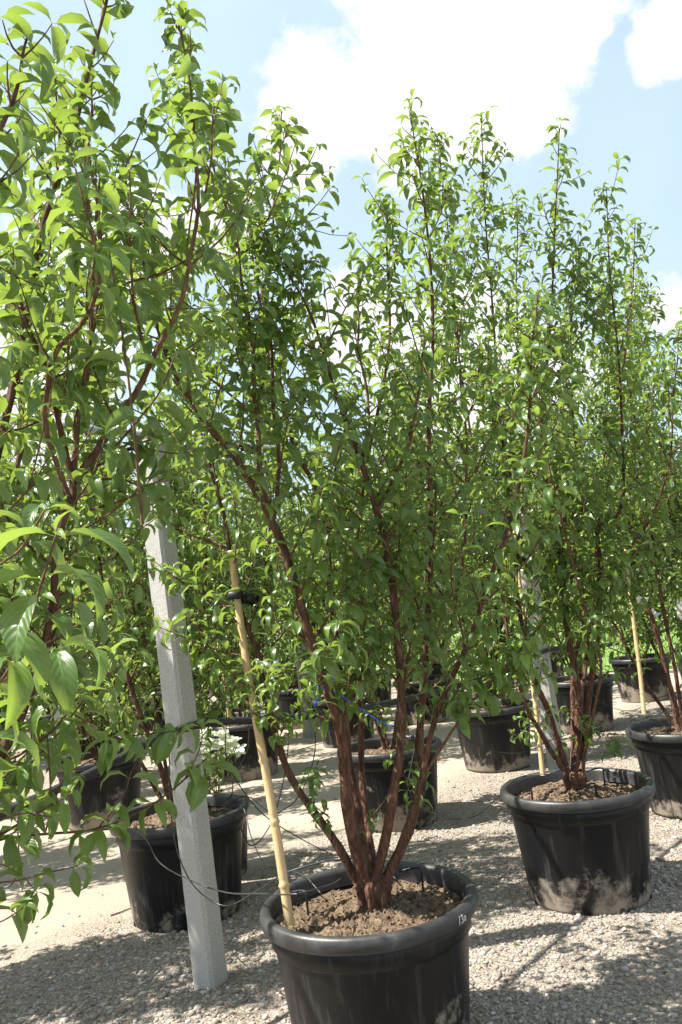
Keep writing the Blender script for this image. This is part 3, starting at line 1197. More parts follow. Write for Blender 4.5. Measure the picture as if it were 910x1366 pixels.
def plant_zero():
    """the near shrub, its pot just outside the frame"""
    pl = Plant(303, .098, .98, .066)
    Y = 1.60
    pl.tip, pl.tipx = .95, 1.35
    b = pos(-1.56, 0)
    s0 = b + np.array([0, 0, SOIL_Z - .01])
    kw = dict(z0=.80, blen=.50, step=.120)

    def st(px, r0, **k):
        C = [s0 + np.array([.02, 0, 0])] + [at(x, y, Y + o) for (x, y, o) in px]
        return pl.stem(C, r0, **{**kw, **k})
    st([(-60, 1120, .0), (0, 1010, .05), (45, 915, .06), (72, 800, .08), (85, 690, .1), (96, 640, .12), (70, 520, .1), (40, 440, .1), (15, 330, .1)], .021)
    pl.stem([at(96, 642, Y + .12), at(105, 560, Y + .15), at(120, 470, Y + .2), at(135, 330, Y + .25), at(120, 200, Y + .25), at(125, 100, Y + .25)], .010, **kw)
    pl.stem([at(98, 645, Y + .12), at(150, 570, Y + .2), at(210, 470, Y + .25), at(255, 350, Y + .3), at(262, 200, Y + .3), at(240, 30, Y + .3)], .011, z0=.95, blen=.46, step=.16)
    pl.stem([at(90, 660, Y + .1), at(60, 560, Y + .05), at(75, 470, Y + .0), at(130, 400, Y - .1), at(120, 290, Y - .15), at(110, 235, Y - .15)], .008, z0=.95, blen=.2, step=.14)
    st([(-120, 900, .1), (-50, 700, .15), (0, 600, .2), (25, 470, .25), (60, 300, .3), (105, 150, .3), (140, 10, .3), (150, -60, .3)], .018)
    st([(-150, 950, -.15), (-120, 700, -.2), (-90, 500, -.2), (-40, 300, -.2), (10, 150, -.2), (40, 50, -.2)], .016)
    st([(-90, 980, .3), (-40, 800, .5), (30, 600, .6), (45, 400, .7), (80, 220, .7), (70, 90, .7)], .015)
    # long near shoot carrying the big leaves
    w = pl.twigs[0]

    def shoot(px, rad, leafgap, ls, start=.0):
        pts = spline([at(x, y, yy) for (x, y, yy) in px], 14)
        w.append((pts, np.linspace(rad, rad * .5, 14)))
        pl.leafy(pts, start, True, ls, leafgap)
        return pts
    shoot([(-60, 1010, 1.2), (-20, 940, .95), (25, 870, .82), (55, 780, .75), (75, 714, .74)], .0022, .3, .35, .9)
    shoot([(-40, 930, 1.0), (10, 905, .95), (50, 880, .93), (74, 866, .92)], .0018, .3, .3, .9)
    shoot([(-70, 1060, 1.5), (-30, 1010, 1.2), (-10, 930, 1.0)], .0022, .05, 1.0)
    def hang(x, y, Yd, dx, up, tow, L, T):
        d = CR * dx + CU * up - FWD * tow
        pl.add_leaf(at(x, y, Yd), d / np.linalg.norm(d), L)
        pl.fixed[len(pl.lp) - 1] = T
    for a in ((75, 716, .74, -.9, .25, .25, .085, 1), (78, 718, .74, .95, .2, .15, .090, 0), (74, 712, .74, .2, 1, .1, .030, 2), (56, 772, .75, -.75, .1, .5, .095, 4),
              (60, 770, .75, .8, .25, .2, .092, 1), (52, 790, .75, -.1, -.3, .9, .085, 2), (72, 866, .92, -.5, -.1, .6, .085, 4), (74, 866, .92, .35, -.2, .7, .092, 0),
              (76, 866, .92, .85, .25, .1, .100, 1), (8, 880, .8, .5, -.1, .5, .085, 1), (4, 850, .8, .7, .1, .4, .085, 5), (66, 864, .92, -.2, -.6, .4, .07, 2),
              (124, 1108, 1.69, -.6, .1, .5, .075, 1), (128, 1107, 1.69, .35, .0, .6, .078, 4), (133, 1106, 1.7, .8, .2, .2, .075, 0), (128, 1107, 1.69, -.1, -.3, .6, .07, 2),
              (205, 1072, 1.76, -.7, .35, .3, .075, 1), (207, 1072, 1.76, .3, .1, .6, .072, 4), (206, 1074, 1.76, .8, .1, .2, .066, 1), (203, 1074, 1.76, -.3, -.2, .5, .07, 0),
              (268, 1030, 1.81, -.75, .2, .4, .085, 1), (270, 1028, 1.81, .75, .35, .2, .105, 0), (270, 1032, 1.81, .1, -.2, .7, .10, 2), (266, 1032, 1.81, -.25, -.4, .6, .085, 4), (266, 1022, 1.81, .35, .5, .5, .06, 1),
              (234, 976, 1.75, -.8, .2, .3, .09, 1), (236, 976, 1.75, -.15, -.1, .8, .09, 0), (238, 975, 1.75, .75, .25, .3, .085, 1), (232, 978, 1.75, -.5, -.1, .6, .085, 4),
              (158, 988, 1.7, -.8, .2, .3, .09, 0), (160, 988, 1.7, .5, .2, .5, .085, 4), (156, 990, 1.7, -.2, -.2, .7, .085, 1), (160, 990, 1.7, .8, .1, .1, .075, 1),
              (112, 285, 1.33, -.9, .2, .2, .095, 1), (116, 285, 1.33, .9, .2, .2, .090, 0), (128, 340, 1.36, -.8, .1, .4, .09, 0), (130, 340, 1.36, .7, .1, .4, .095, 4),
              (240, 24, 1.9, -.95, .3, .1, .075, 2), (241, 24, 1.9, .95, .3, .1, .075, 2)):
        hang(*a)
    # low branch hanging towards the concrete post
    shoot([(-110, 1125, 1.6), (-30, 1122, 1.62), (60, 1112, 1.66), (130, 1106, 1.70), (200, 1075, 1.76), (246, 1040, 1.80), (282, 1005, 1.82)], .0032, .085, .85, .10)
    shoot([(60, 1112, 1.66), (85, 1040, 1.66), (130, 1010, 1.68), (160, 985, 1.7), (235, 975, 1.75)], .002, .07, .8, .06)
    shoot([(-80, 1160, 1.55), (-20, 1150, 1.58), (20, 1160, 1.6), (50, 1190, 1.62)], .002, .06, .85, .03)
    shoot([(-80, 1250, 1.55), (-30, 1240, 1.56), (10, 1225, 1.58), (35, 1205, 1.6)], .002, .05, .9, .06)
    shoot([(-60, 1050, 1.5), (10, 1045, 1.6), (60, 1055, 1.65), (90, 1050, 1.66)], .002, .06, .75, .06)
    shoot([(-60, 1130, 1.45), (-10, 1100, 1.45), (30, 1085, 1.46), (70, 1090, 1.48)], .002, .055, .8, .03)
    shoot([(-90, 1190, 1.5), (-40, 1180, 1.5), (20, 1175, 1.52), (60, 1165, 1.55), (105, 1155, 1.56)], .002, .06, .8, .03)
    shoot([(246, 1040, 1.80), (262, 1010, 1.8), (270, 985, 1.8), (268, 965, 1.8)], .0015, .05, .72, .02)
    shoot([(130, 1106, 1.70), (165, 1060, 1.72), (175, 1030, 1.73), (190, 1005, 1.74)], .0018, .055, .85, .04)
    shoot([(100, 640, 1.72), (150, 610, 1.8), (190, 590, 1.85), (235, 575, 1.9), (260, 540, 1.92)], .003, .032, .95, .04)
    shoot([(150, 600, 1.8), (185, 560, 1.8), (215, 520, 1.8), (235, 470, 1.8)], .003, .032, .95, .02)
    shoot([(120, 680, 1.7), (170, 665, 1.75), (215, 640, 1.8), (250, 625, 1.82)], .003, .032, .95, .04)
    shoot([(120, 640, 1.7), (165, 640, 1.78), (205, 660, 1.84), (240, 690, 1.86)], .003, .034, .9, .04)
    shoot([(165, 600, 1.8), (200, 600, 1.84), (235, 605, 1.88), (262, 600, 1.9)], .003, .034, .9, .02)
    shoot([(-60, 800, 1.1), (-10, 760, 1.05), (30, 730, 1.02), (60, 680, 1.0)], .0025, .06, .9, .03)
    shoot([(-30, 930, 1.3), (40, 850, 1.4), (100, 800, 1.45), (150, 770, 1.5)], .0025, .055, .85, .04)
    shoot([(60, 860, 1.5), (110, 830, 1.6), (150, 800, 1.65), (205, 760, 1.7)], .0025, .055, .8, .04)
    shoot([(80, 720, 1.68), (140, 690, 1.7), (190, 650, 1.72), (230, 640, 1.75)], .0025, .055, .8, .04)
    shoot([(70, 800, 1.68), (120, 770, 1.75), (170, 720, 1.8), (210, 690, 1.85)], .0025, .055, .8, .04)
    shoot([(120, 380, 1.40), (128, 330, 1.36), (112, 270, 1.33), (98, 215, 1.32)], .0022, .075, 1.0)
    shoot([(190, 700, 1.62), (178, 560, 1.55), (160, 420, 1.5), (145, 330, 1.47)], .003, .085, 1.0, .2)
    shoot([(250, 330, 1.9), (262, 200, 1.9), (240, 20, 1.9)], .0025, .07, 1.0, .2)
    return pl


# ---- lists of where every shrub stands
HERO = {}


def world_leaf(pl):
    A = pl.leaf_arrays()
    return A


hero_specs = [
    ('p0', plant_zero(), pos(-1.56, 0), 'near dogwood with the largest leaves, reaching past the concrete post, pot out of view', 300),
    ('p1', plant_one(), pos(0, 0), 'multi-stemmed dogwood in the black pot marked 130 beside the concrete post', 300),
    ('p2', plant_two(), pos(1.56, 0), 'multi-stemmed dogwood in a mud-smeared black pot next after the pot marked 130', 300),
]


def shift(pl, base):
    """move a locally built shrub to the world"""
    pl.stems = [(p + base, r_) for p, r_ in pl.stems]
    pl.twigs = [[(p + base, r_) for p, r_ in b] for b in pl.twigs]
    pl.lp = [p + base for p in pl.lp]
    return pl


p4pos = pos(3.12, 0)
p4 = shift(random_shrub(404, 3.4, 6, .62, .090, 1.0, .8, .54, .15, .060), p4pos)
hero_specs.append(('p4', p4, p4pos, 'dogwood with a white tag on a cut stub, two pots after the one marked 130', 260))
p3pos = pos(.60, 1.72)
p3 = shift(random_shrub(505, 3.2, 6, .62, .092, 1.0, .72, .54, .15, .060), p3pos)
hero_specs.append(('p3', p3, p3pos, 'dogwood in the black pot standing right behind the concrete post', 160))
p6pos = pos(2.32, 1.68)
p6 = shift(random_shrub(606, 3.1, 6, .6, .090, 1.0, .8, .54, .15, .060), p6pos)
hero_specs.append(('p6', p6, p6pos, 'dogwood in the black pot directly behind the stems of the pot marked 130', 160))

# gather leaf arrays and find which leaves show largest
arrs = []
for key, pl, base, label, cnt in hero_specs:
    arrs.append(pl.leaf_arrays())
cells, depth, owner, lid = [], [], [], []
for h, A in enumerate(arrs):
    X = A['M'][:, 0, :]
    Z = A['M'][:, 2, :]
    for f, dz in ((.2, 0), (.45, -.12), (.7, -.3)):
        Q = A['P'] + X * f + Z * dz
        x, y, z = project(Q)
        ok = (z > .3) & (x > 0) & (x < 910) & (y > 0) & (y < 1366)
        ii = np.nonzero(ok)[0]
        cells.append((x[ii] // 9).astype(int) * 1000 + (y[ii] // 9).astype(int))
        depth.append(z[ii])
        owner.append(np.full(len(ii), h))
        lid.append(ii)
cells, depth, owner, lid = map(np.concatenate, (cells, depth, owner, lid))
order = np.lexsort((depth, cells))
first = np.unique(cells[order], return_index=True)[1]
win = order[first]
chosen = []
for h, A in enumerate(arrs):
    w_ = win[owner[win] == h]
    cnt = np.bincount(lid[w_], minlength=len(A['P'])).astype(float)
    z = (A['P'] - CPOS) @ FWD
    score = np.where(cnt > 0, cnt * .15 + A['S'] / np.maximum(z, .3) * 40, -1)
    k = hero_specs[h][4]
    top = np.argsort(-score)[:k]
    chosen.append(top[score[top] > 0])


def build_shrub(key, pl, base, label, A, pick, k, group, near=True):
    root = empty('potted_dogwood', base)
    tag(root, label, 'potted tree', group)
    make_pot(root, k, True, near)
    for (pts, rad), b in zip(pl.stems, pl.twigs):
        V, F = tubes([(pts - base, rad)], 8 if near else 6)
        st = obj('stem', mesh_np('stem', V, F, 'bark' if rad[0] > .0095 else 'twig'), root)
        if b:
            V, F = tubes([(p - base, r_) for p, r_ in b], 4)
            obj('twigs', mesh_np('twigs', V, F, 'twig'), st)['kind'] = 'stuff'
    mask = np.ones(len(A['P']), bool)
    mask[pick] = False
    B = dict(A)
    B['P'] = A['P'] - base
    rest = np.nonzero(mask)[0]
    V, F, UV = leaf_mesh_arrays(B, rest, LO)
    f = obj('foliage', mesh_np('foliage', V, F, 'leaf', UV), root)
    f['kind'] = 'stuff'
    for i in pick:
        o = bpy.data.objects.new('leaf', HI_MESH[A['T'][i]])
        M = A['M'][i]
        p = B['P'][i]
        mm = Matrix(((M[0][0], M[1][0], M[2][0], p[0]), (M[0][1], M[1][1], M[2][1], p[1]), (M[0][2], M[1][2], M[2][2], p[2]), (0, 0, 0, 1)))
        link(o, root)
        o.matrix_local = mm
    return root


roots = {}
for h, (key, pl, base, label, cnt) in enumerate(hero_specs):
    grp = 'potted dogwoods along the front row' if key in ('p0', 'p1', 'p2', 'p4') else 'potted dogwoods along the second row'
    roots[key] = build_shrub(key, pl, base, label, arrs[h], chosen[h], h, grp)

# a collar where the stems of the front shrub meet
def trunk_collar(root, sy=1.0, k=0):
    prof = [(.054, SOIL_Z - .02), (.049, SOIL_Z + .02), (.047, SOIL_Z + .045), (.050, SOIL_Z + .065), (.050, SOIL_Z + .085), (.040, SOIL_Z + .105), (.020, SOIL_Z + .115), (.002, SOIL_Z + .118)]
    V, F = lathe(prof, 40)
    a = np.arctan2(V[:, 1], V[:, 0])
    kf = 1 + .16 * np.sin(a * 6 + k) + .11 * np.sin(a * 9 + 1 + V[:, 2] * 60) + np.random.default_rng(k).normal(0, .05, len(V))
    V[:, 0] *= kf
    V[:, 1] *= kf
    return obj('root_collar', mesh_np('root_collar', V, F, 'bark'), root)


c1 = trunk_collar(roots['p1'])
c1.location = tuple(at(497, 1180, 2.80) * np.array([1, 1, 0]) - pos(0, 0) * np.array([1, 1, 0]))
c2 = trunk_collar(roots['p2'])
c2.location = tuple(at(765, 1030, 4.0) * np.array([1, 1, 0]) - pos(1.56, 0) * np.array([1, 1, 0]))

# ---- the rest of the rows: four prototypes, copied
protos = []
for k in range(4):
    pl = random_shrub(900 + k, 3.25 + .12 * k, 6, .62, .098, .95, .42, .54, .15, .066)
    V, F = tubes([s for s in pl.stems], 6)
    stem_me = [mesh_np('stem', *tubes([(p, r_)], 5), 'bark') for p, r_ in pl.stems]
    tw_me = mesh_np('twigs', *tubes([t for b in pl.twigs for t in b], 3), 'twig')
    A = pl.leaf_arrays()
    V, F, UV = leaf_mesh_arrays(A, np.arange(len(A['P'])), LO)
    protos.append((stem_me, tw_me, mesh_np('foliage', V, F, 'leaf_far', UV)))


def place(s, d, k, label, group, rot=None, sc=1.0, dirt=True):
    root = empty('potted_dogwood', pos(s, d))
    tag(root, label, 'potted tree', group)
    make_pot(root, k, False, False)
    a = rot if rot is not None else random.uniform(0, 6.28)
    stem_me, tw_me, fo_me = protos[k % 4]
    for me in stem_me:
        o = obj('stem', me, root)
        o.rotation_euler = (0, 0, a)
    o = obj('twigs', tw_me, root)
    o['kind'] = 'stuff'
    o.rotation_euler = (0, 0, a)
    o = obj('foliage', fo_me, root)
    o.rotation_euler = (0, 0, a)
    o['kind'] = 'stuff'
    root.scale = (sc, sc, sc)
    return root


place(4.68, 0, 0, 'dogwood at the front row\'s end past the third pot, mostly foliage in view', 'potted dogwoods along the front row')
place(6.24, 0, 1, 'dogwood whose foliage shows beyond the front row, near the lawn', 'potted dogwoods along the front row')
place(7.8, 0, 2, 'dogwood whose foliage shows beyond the front row, near the lawn', 'potted dogwoods along the front row')
place(-1.05, 2.35, 3, 'dogwood one place before the pot behind the concrete post, only branch tips in view', 'potted dogwoods along the second row', None, .9)
place(4.0, 1.88, 1, 'dogwood in a black pot between the concrete post and the front row\'s mud-smeared pot', 'potted dogwoods along the second row')
place(5.65, 1.85, 2, 'dogwood in a dark pot behind the stems of the mud-smeared pot', 'potted dogwoods along the second row')
place(7.55, 1.95, 3, 'dogwood in a pot standing right before the lawn edge', 'potted dogwoods along the second row')
place(9.0, 1.72, 0, 'dogwood at the far end of the second row by the lawn', 'potted dogwoods along the second row')
place(-.1, 4.1, 2, 'third-row dogwood before the pot with the short bamboo cane, across the aisle', 'potted dogwoods across the sandy aisle')
place(1.62, 4.0, 0, 'dogwood in a pot with a bamboo cane across the sandy aisle', 'potted dogwoods across the sandy aisle')
place(3.2, 4.05, 3, 'third-row dogwood staked with the cane behind the white flowering shrub', 'potted dogwoods across the sandy aisle')
place(4.7, 4.1, 1, 'dogwood in the shaded third row across the sandy aisle', 'potted dogwoods across the sandy aisle')
place(6.1, 4.05, 2, 'dogwood in the shaded third row across the sandy aisle', 'potted dogwoods across the sandy aisle')
place(7.7, 4.05, 0, 'dogwood in the shaded third row across the sandy aisle', 'potted dogwoods across the sandy aisle')
place(9.2, 4.05, 1, 'third-row dogwood at the lawn end across the sandy aisle', 'potted dogwoods across the sandy aisle')
for i, s in enumerate((1.2, 2.6, 4.1, 5.7, 7.2, 8.7)):
    place(s, 5.75, i + 1, 'dogwood deep in the rear rows behind the third row', 'potted dogwoods deep in the rear rows')
for i, s in enumerate((2.2, 3.8, 5.4, 7.0, 8.6)):
    place(s, 8.4, i + 2, 'dogwood deep in the rear rows behind the third row', 'potted dogwoods deep in the rear rows')

for i, (s, d) in enumerate(((4.0, 10.2), (5.5, 10.2), (7.1, 10.2), (8.7, 10.2), (5.2, 12.6), (6.8, 12.6), (8.4, 12.6), (9.6, 12.6))):
    place(s, d, i, 'dogwood deep in the rear rows behind the third row', 'potted dogwoods deep in the rear rows')

# ------------------------------------------------------------------ white-flowered dogwood behind the post
def flowering():
    base = at(284, 1078, 4.95) * np.array([1, 1, 0])
    root = empty('flowering_dogwood', base)
    tag(root, 'low dogwood with creamy white bracts between the bamboo cane and concrete post', 'potted shrub')
    make_pot(root, 2, False, False)
    pl = Plant(808, .07, 1.0, .055)
    r = pl.r
    for k in range(7):
        a = k * .9 + r.uniform(-.2, .2)
        d = np.array([math.cos(a), math.sin(a), 0])
        h = r.uniform(.35, .55)
        pl.stem([np.array([0, 0, SOIL_Z]) + d * .02, np.array([0, 0, SOIL_Z + h * .5]) + d * .10, np.array([0, 0, SOIL_Z + h]) + d * .24], .006, z0=SOIL_Z + .1, blen=.14, step=.07)
    V, F = tubes(pl.stems, 6)
    obj('stem', mesh_np('stem', V, F, 'bark'), root)
    V, F = tubes([t for b in pl.twigs for t in b], 3)
    obj('twigs', mesh_np('twigs', V, F, 'twig'), root)['kind'] = 'stuff'
    A = pl.leaf_arrays()
    V, F, UV = leaf_mesh_arrays(A, np.arange(len(A['P'])), LO)
    f = obj('foliage', mesh_np('foliage', V, F, 'leaf', UV), root)
    f['kind'] = 'stuff'
    # four-bracted flowers
    Vb, Fb = [], []
    ts = [(0, .03), (.35, .30), (.72, .36), (1.0, .05)]
    off = 0
    for q in range(4):
        a = q * math.pi / 2
        for t, w in ts:
            for sg in (-1, 1):
                x, y = t * math.cos(a) - sg * w * math.sin(a), t * math.sin(a) + sg * w * math.cos(a)
                Vb.append((x, y, .10 * math.sin(t * 3) + q % 2 * .02))
        for k in range(3):
            b = off + 2 * k
            Fb.append((b, b + 2, b + 3, b + 1))
        off += 8
    me = mesh_np('flower', np.array(Vb), np.array(Fb), 'bract')
    for k in range(60):
        a, q = r.uniform(0, 6.28), .33 * math.sqrt(r.random())
        o = obj('flower', me, root, (q * math.cos(a), q * math.sin(a), SOIL_Z + .30 + .28 * (1 - (q / .36) ** 2) + r.normal(0, .035)))
        s = r.uniform(.060, .078)
        o.scale = (s, s, s)
        o.rotation_euler = (r.normal(-.1, .3), r.normal(0, .3), r.uniform(0, 6.28))
    return root


fl = flowering()
fl.scale = (.62, .62, .78)

# ------------------------------------------------------------------ concrete posts, rails and pipes
def concrete_post(base, tilt, label, h=2.29, w=.108):
    root_me = bpy.data.meshes.new('concrete_post')
    bm = bmesh.new()
    c = .013
    prof = [(-w / 2 + c, -w / 2), (w / 2 - c, -w / 2), (w / 2, -w / 2 + c), (w / 2, w / 2 - c), (w / 2 - c, w / 2), (-w / 2 + c, w / 2), (-w / 2, w / 2 - c), (-w / 2, -w / 2 + c)]
    rings = []
    r = random.Random(5)
    zs = [-.05] + [i * h / 26 for i in range(1, 26)] + [h - .02, h]
    for i, z in enumerate(zs):
        k = 1 - .06 * z / h if i < len(zs) - 1 else .80
        rings.append([bm.verts.new((x * k + r.uniform(-.0006, .0006), y * k + r.uniform(-.0006, .0006), z)) for x, y in prof])
    for a, b in zip(rings, rings[1:]):
        for j in range(8):
            bm.faces.new((a[j], a[(j + 1) % 8], b[(j + 1) % 8], b[j]))
    bm.faces.new(rings[-1])
    bm.faces.new(rings[0][::-1])
    bm.normal_update()
    bm.to_mesh(root_me)
    bm.free()
    root_me.materials.append(MATS['concrete'])
    o = obj('concrete_post', root_me, None, base)
    o.rotation_euler = (tilt[1], tilt[0], math.atan2(E1[1], E1[0]))
    tag(o, label, 'post', 'concrete posts holding the rails')
    return o


def ground_at(x, y):
    d = ray(x, y)
    return CPOS + d * (-CAM_H / d[2])


pA = ground_at(282, 1312)
pA[2] = 0
pB = pA + E1 * 3.16
pC = pA + E1 * 6.22
# tilt towards -X by about 2.3 deg
def post_tilted(base, lx, label, **kw):
    o = concrete_post(base, (0, 0), label, **kw)
    o.rotation_mode = 'XYZ'
    M = Matrix.Translation(Vector(base)) @ Matrix.Rotation(lx, 4, 'Y') @ Matrix.Rotation(math.atan2(E1[1], E1[0]) + R(11), 4, 'Z')
    o.matrix_world = M
    return o


post_tilted(pA, R(-1.7), 'tall concrete post with sunlit face beside the pot marked 130')
post_tilted(pB, R(-.6), 'concrete post rising behind the mud-smeared pot, half hidden by stems')
post_tilted(pC, R(-.3), 'concrete post near the lawn behind the white-tagged dogwood')
qA = pos(1.9, 4.95)
post_tilted(qA, R(-1), 'concrete post in deep shade across the sandy aisle')
post_tilted(qA + E1 * 3.1, 0, 'concrete post in the middle of the rear rows')
post_tilted(qA + E1 * 6.2, 0, 'concrete post at the lawn end of the rear rows')


def tube_thing(name, pts, rad, material, label, cat, group=None, sides=8, n=None):
    P = spline(pts, n or max(12, 8 * len(pts)))
    V, F = tubes([(P, np.full(len(P), rad))], sides)
    o = obj(name, mesh_np(name, V, F, material))
    tag(o, label, cat, group)
    return o


z225 = np.array([0, 0, 2.235])
off = E2 * -.057
lean = np.array([-.065, 0, 0])
tube_thing('support_rail', [pA + z225 + off - E1 * 3.2, pA + z225 + off + lean, pB + z225 + off, pC + z225 + off, pC + z225 + off + E1 * 3], .016, 'galvanised', 'grey steel rail at head height running between the concrete posts near the front rows', 'rail', n=60)
tube_thing('support_rail', [qA + z225 - E1 * 3.2 + off, qA + z225 + off, qA + z225 + off + E1 * 3.1, qA + z225 + off + E1 * 7], .016, 'galvanised', 'grey steel rail at head height over the rear rows across the aisle', 'rail', n=60)

# thick black irrigation pipe tied to the posts
def sag_points(a, b, sag, n=7):
    return [a + (b - a) * t + np.array([0, 0, -sag * 4 * t * (1 - t)]) for t in np.linspace(0, 1, n)]


hA = at(262, 966, float((pA + E2 * -.07)[1]))
hA = pA + E2 * -.066 + np.array([-.04, 0, 1.015])
hB = pB + E2 * -.064 + np.array([-.01, 0, .985])
hC = pC + E2 * -.064 + np.array([0, 0, .96])
pipe_pts = [hA - E1 * 1.9 + np.array([0, 0, -.30]), hA - E1 * 1.2 + np.array([0, 0, -.20]), hA - E1 * .55 + np.array([0, 0, -.10])] + sag_points(hA, hB, .10)[:-1] + sag_points(hB, hC, .07)[:-1] + [hC, hC + E1 * 1.5 + np.array([0, 0, -.06])]
tube_thing('irrigation_pipe', pipe_pts, .0165, 'rubber', 'thick black irrigation pipe sagging between the concrete posts', 'pipe', n=150, sides=10)
gA = qA + np.array([0, 0, .92]) + E2 * -.07
tube_thing('irrigation_pipe', [gA - E1 * 3, gA - E1 * 1.5 + np.array([0, 0, -.06]), gA, gA + E1 * 1.55 + np.array([0, 0, -.06]), gA + E1 * 3.1, gA + E1 * 6.2], .0165, 'rubber', 'thick black irrigation pipe running through the rear rows', 'pipe', n=80, sides=8)


def wire_tie(p, label, rad=.062):
    # loop round the post that holds the pipe
    a = np.linspace(0, 2 * math.pi, 25)
    pts = np.stack([p[0] + rad * np.cos(a), p[1] + rad * np.sin(a), p[2] + .01 * np.sin(a * 2)], -1)
    V, F = tubes([(pts, np.full(25, .0014))], 5)
    o = obj('wire_tie', mesh_np('wire_tie', V, F, 'galvanised'))
    tag(o, label, 'tie', 'wire ties round the posts')


wire_tie(pA + np.array([-.045, 0, 1.0]), 'wire tie holding the black pipe to the sunlit concrete post', .068)
wire_tie(pB + np.array([-.01, 0, .975]), 'wire tie holding the black pipe to the post behind the mud-smeared pot', .068)


def rubber_tie(p, label, sz=1.0):
    """black figure-of-eight tree tie: strap loop with a spacer block"""
    root = empty('tree_tie', p)
    a = np.linspace(0, 2 * math.pi, 17)
    for sx, nm in ((-1, 'loop'), (1, 'loop')):
        pts = np.stack([sx * .026 + .026 * np.cos(a), .026 * np.sin(a), 0 * a], -1) * sz
        prof = tubes([(pts, np.full(17, .0075 * sz))], 6)
        o = obj(nm, mesh_np('loop', prof[0] * np.array([1, 1, 1.7]), prof[1], 'rubber'), root)
    bm = bmesh.new()
    bmesh.ops.create_cube(bm, size=1)
    bmesh.ops.bevel(bm, geom=bm.edges[:], offset=.15, segments=2, affect='EDGES')
    for v in bm.verts:
        v.co.x *= .022 * sz
        v.co.y *= .026 * sz
        v.co.z *= .036 * sz
    me = bpy.data.meshes.new('spacer')
    bm.to_mesh(me)
    bm.free()
    me.materials.append(MATS['rubber'])
    obj('spacer', me, root)
    root.rotation_euler = (0, .2, math.atan2(E1[1], E1[0]))
    tag(root, label, 'tie', 'black rubber tree ties')
    return root


rubber_tie(at(324, 797, 2.84), 'black rubber tie binding a stem to the bamboo cane in the pot marked 130', 1.15)
rubber_tie(at(330, 598, 3.75), 'black rubber tie on the head-height rail above the pot marked 130')
rubber_tie(at(633, 624, 5.45), 'black rubber tie on the rail above the mud-smeared pot, first of two')
rubber_tie(at(666, 628, 5.6), 'black rubber tie on the rail above the mud-smeared pot, second of two')
rubber_tie(at(691, 745, 4.0), 'black rubber tie on the bamboo cane in the mud-smeared pot')
rubber_tie(at(838, 751, 5.05), 'black rubber tie at the top of the bamboo cane in the third pot')

# ------------------------------------------------------------------ bamboo canes
def bamboo(a, b, rad, label):
    L = np.linalg.norm(b - a)
    n = int(L / .008)
    t = np.linspace(0, 1, n)
    pts = a + (b - a) * t[:, None]
    perp = np.array([1, .4, 0])
    pts = pts + perp * (.004 * np.sin(t * 7))[:, None]
    r = rad * (1 - .22 * t)
    node = np.abs(((t * L + .07) / .19) % 1 - .5) * 2
    r = r * (1 + .26 * np.exp(-((node - 1) / .05) ** 2) - .10 * np.exp(-((node - .86) / .05) ** 2))
    V, F = tubes([(pts, r)], 10)
    o = obj('bamboo_cane', mesh_np('bamboo_cane', V, F, 'bamboo'))
    tag(o, label, 'bamboo cane', 'bamboo canes staking the dogwoods')


bamboo(at(387, 1236, 2.68), at(307, 735, 2.845), .0155, 'thick pale bamboo cane stuck in the pot marked 130')
bamboo(at(724, 1034, 3.95), at(684, 690, 4.12), .0115, 'bamboo cane stuck in the mud-smeared pot')
bamboo(at(859, 952, 4.95), at(833, 720, 5.1), .0125, 'bamboo cane stuck in the third pot with the white tag beside')
b3 = pos(3.2, 4.05)
bamboo(b3 + np.array([-.12, -.1, .44]), b3 + np.array([-.16, -.05, 1.75]), .013, 'bamboo cane seen between the concrete post and the thick cane')
b5 = pos(1.62, 4.0)
bamboo(b5 + np.array([-.12, -.12, .44]), b5 + np.array([-.14, -.1, 1.5]), .013, 'short bamboo cane in a pot across the sandy aisle')

# ------------------------------------------------------------------ tags and string
def plant_tag(p, sx, sy, rz, ry, label):
    """curled plastic loop label"""
    n = 12
    V = []
    for i in range(n):
        t = i / (n - 1)
        x = (t - .5) * sx
        z = -.010 * math.sin(t * 3.1) * 1.2
        y = .006 * math.sin(t * 5)
        V += [(x, y, z + sy / 2), (x, y + .002, z - sy / 2)]
    F = [(2 * i, 2 * i + 1, 2 * i + 3, 2 * i + 2) for i in range(n - 1)]
    me = mesh_np('plant_tag', np.array(V), np.array(F), 'white_label')
    o = obj('plant_tag', me, None, p)
    o.rotation_euler = (.25, ry, rz)
    md = o.modifiers.new('thick', 'SOLIDIFY')
    md.thickness = .0008
    tag(o, label, 'plant tag', 'white plastic plant tags')


plant_tag(at(357, 884, 2.76), .075, .026, .1, .05, 'white plastic tag looped on a stem of the pot marked 130')
plant_tag(at(857, 799, 5.0), .07, .045, .3, .3, 'white plastic tag on a cut stub in the third pot')
plant_tag(at(874, 817, 5.05), .05, .035, -.4, .7, 'second white plastic tag hanging just below the cut stub')
plant_tag(at(33, 972, 6.6), .08, .12, .3, 0, 'white plastic tag deep in shade behind the reddish trunk')

stub = spline([at(905, 975, 5.05), at(890, 900, 5.03), at(872, 830, 5.0), at(857, 798, 5.0)], 14)
V, F = tubes([(stub - p4pos, np.linspace(.017, .012, 14))], 8)
obj('stem', mesh_np('stem', V, F, 'bark'), roots['p4'])


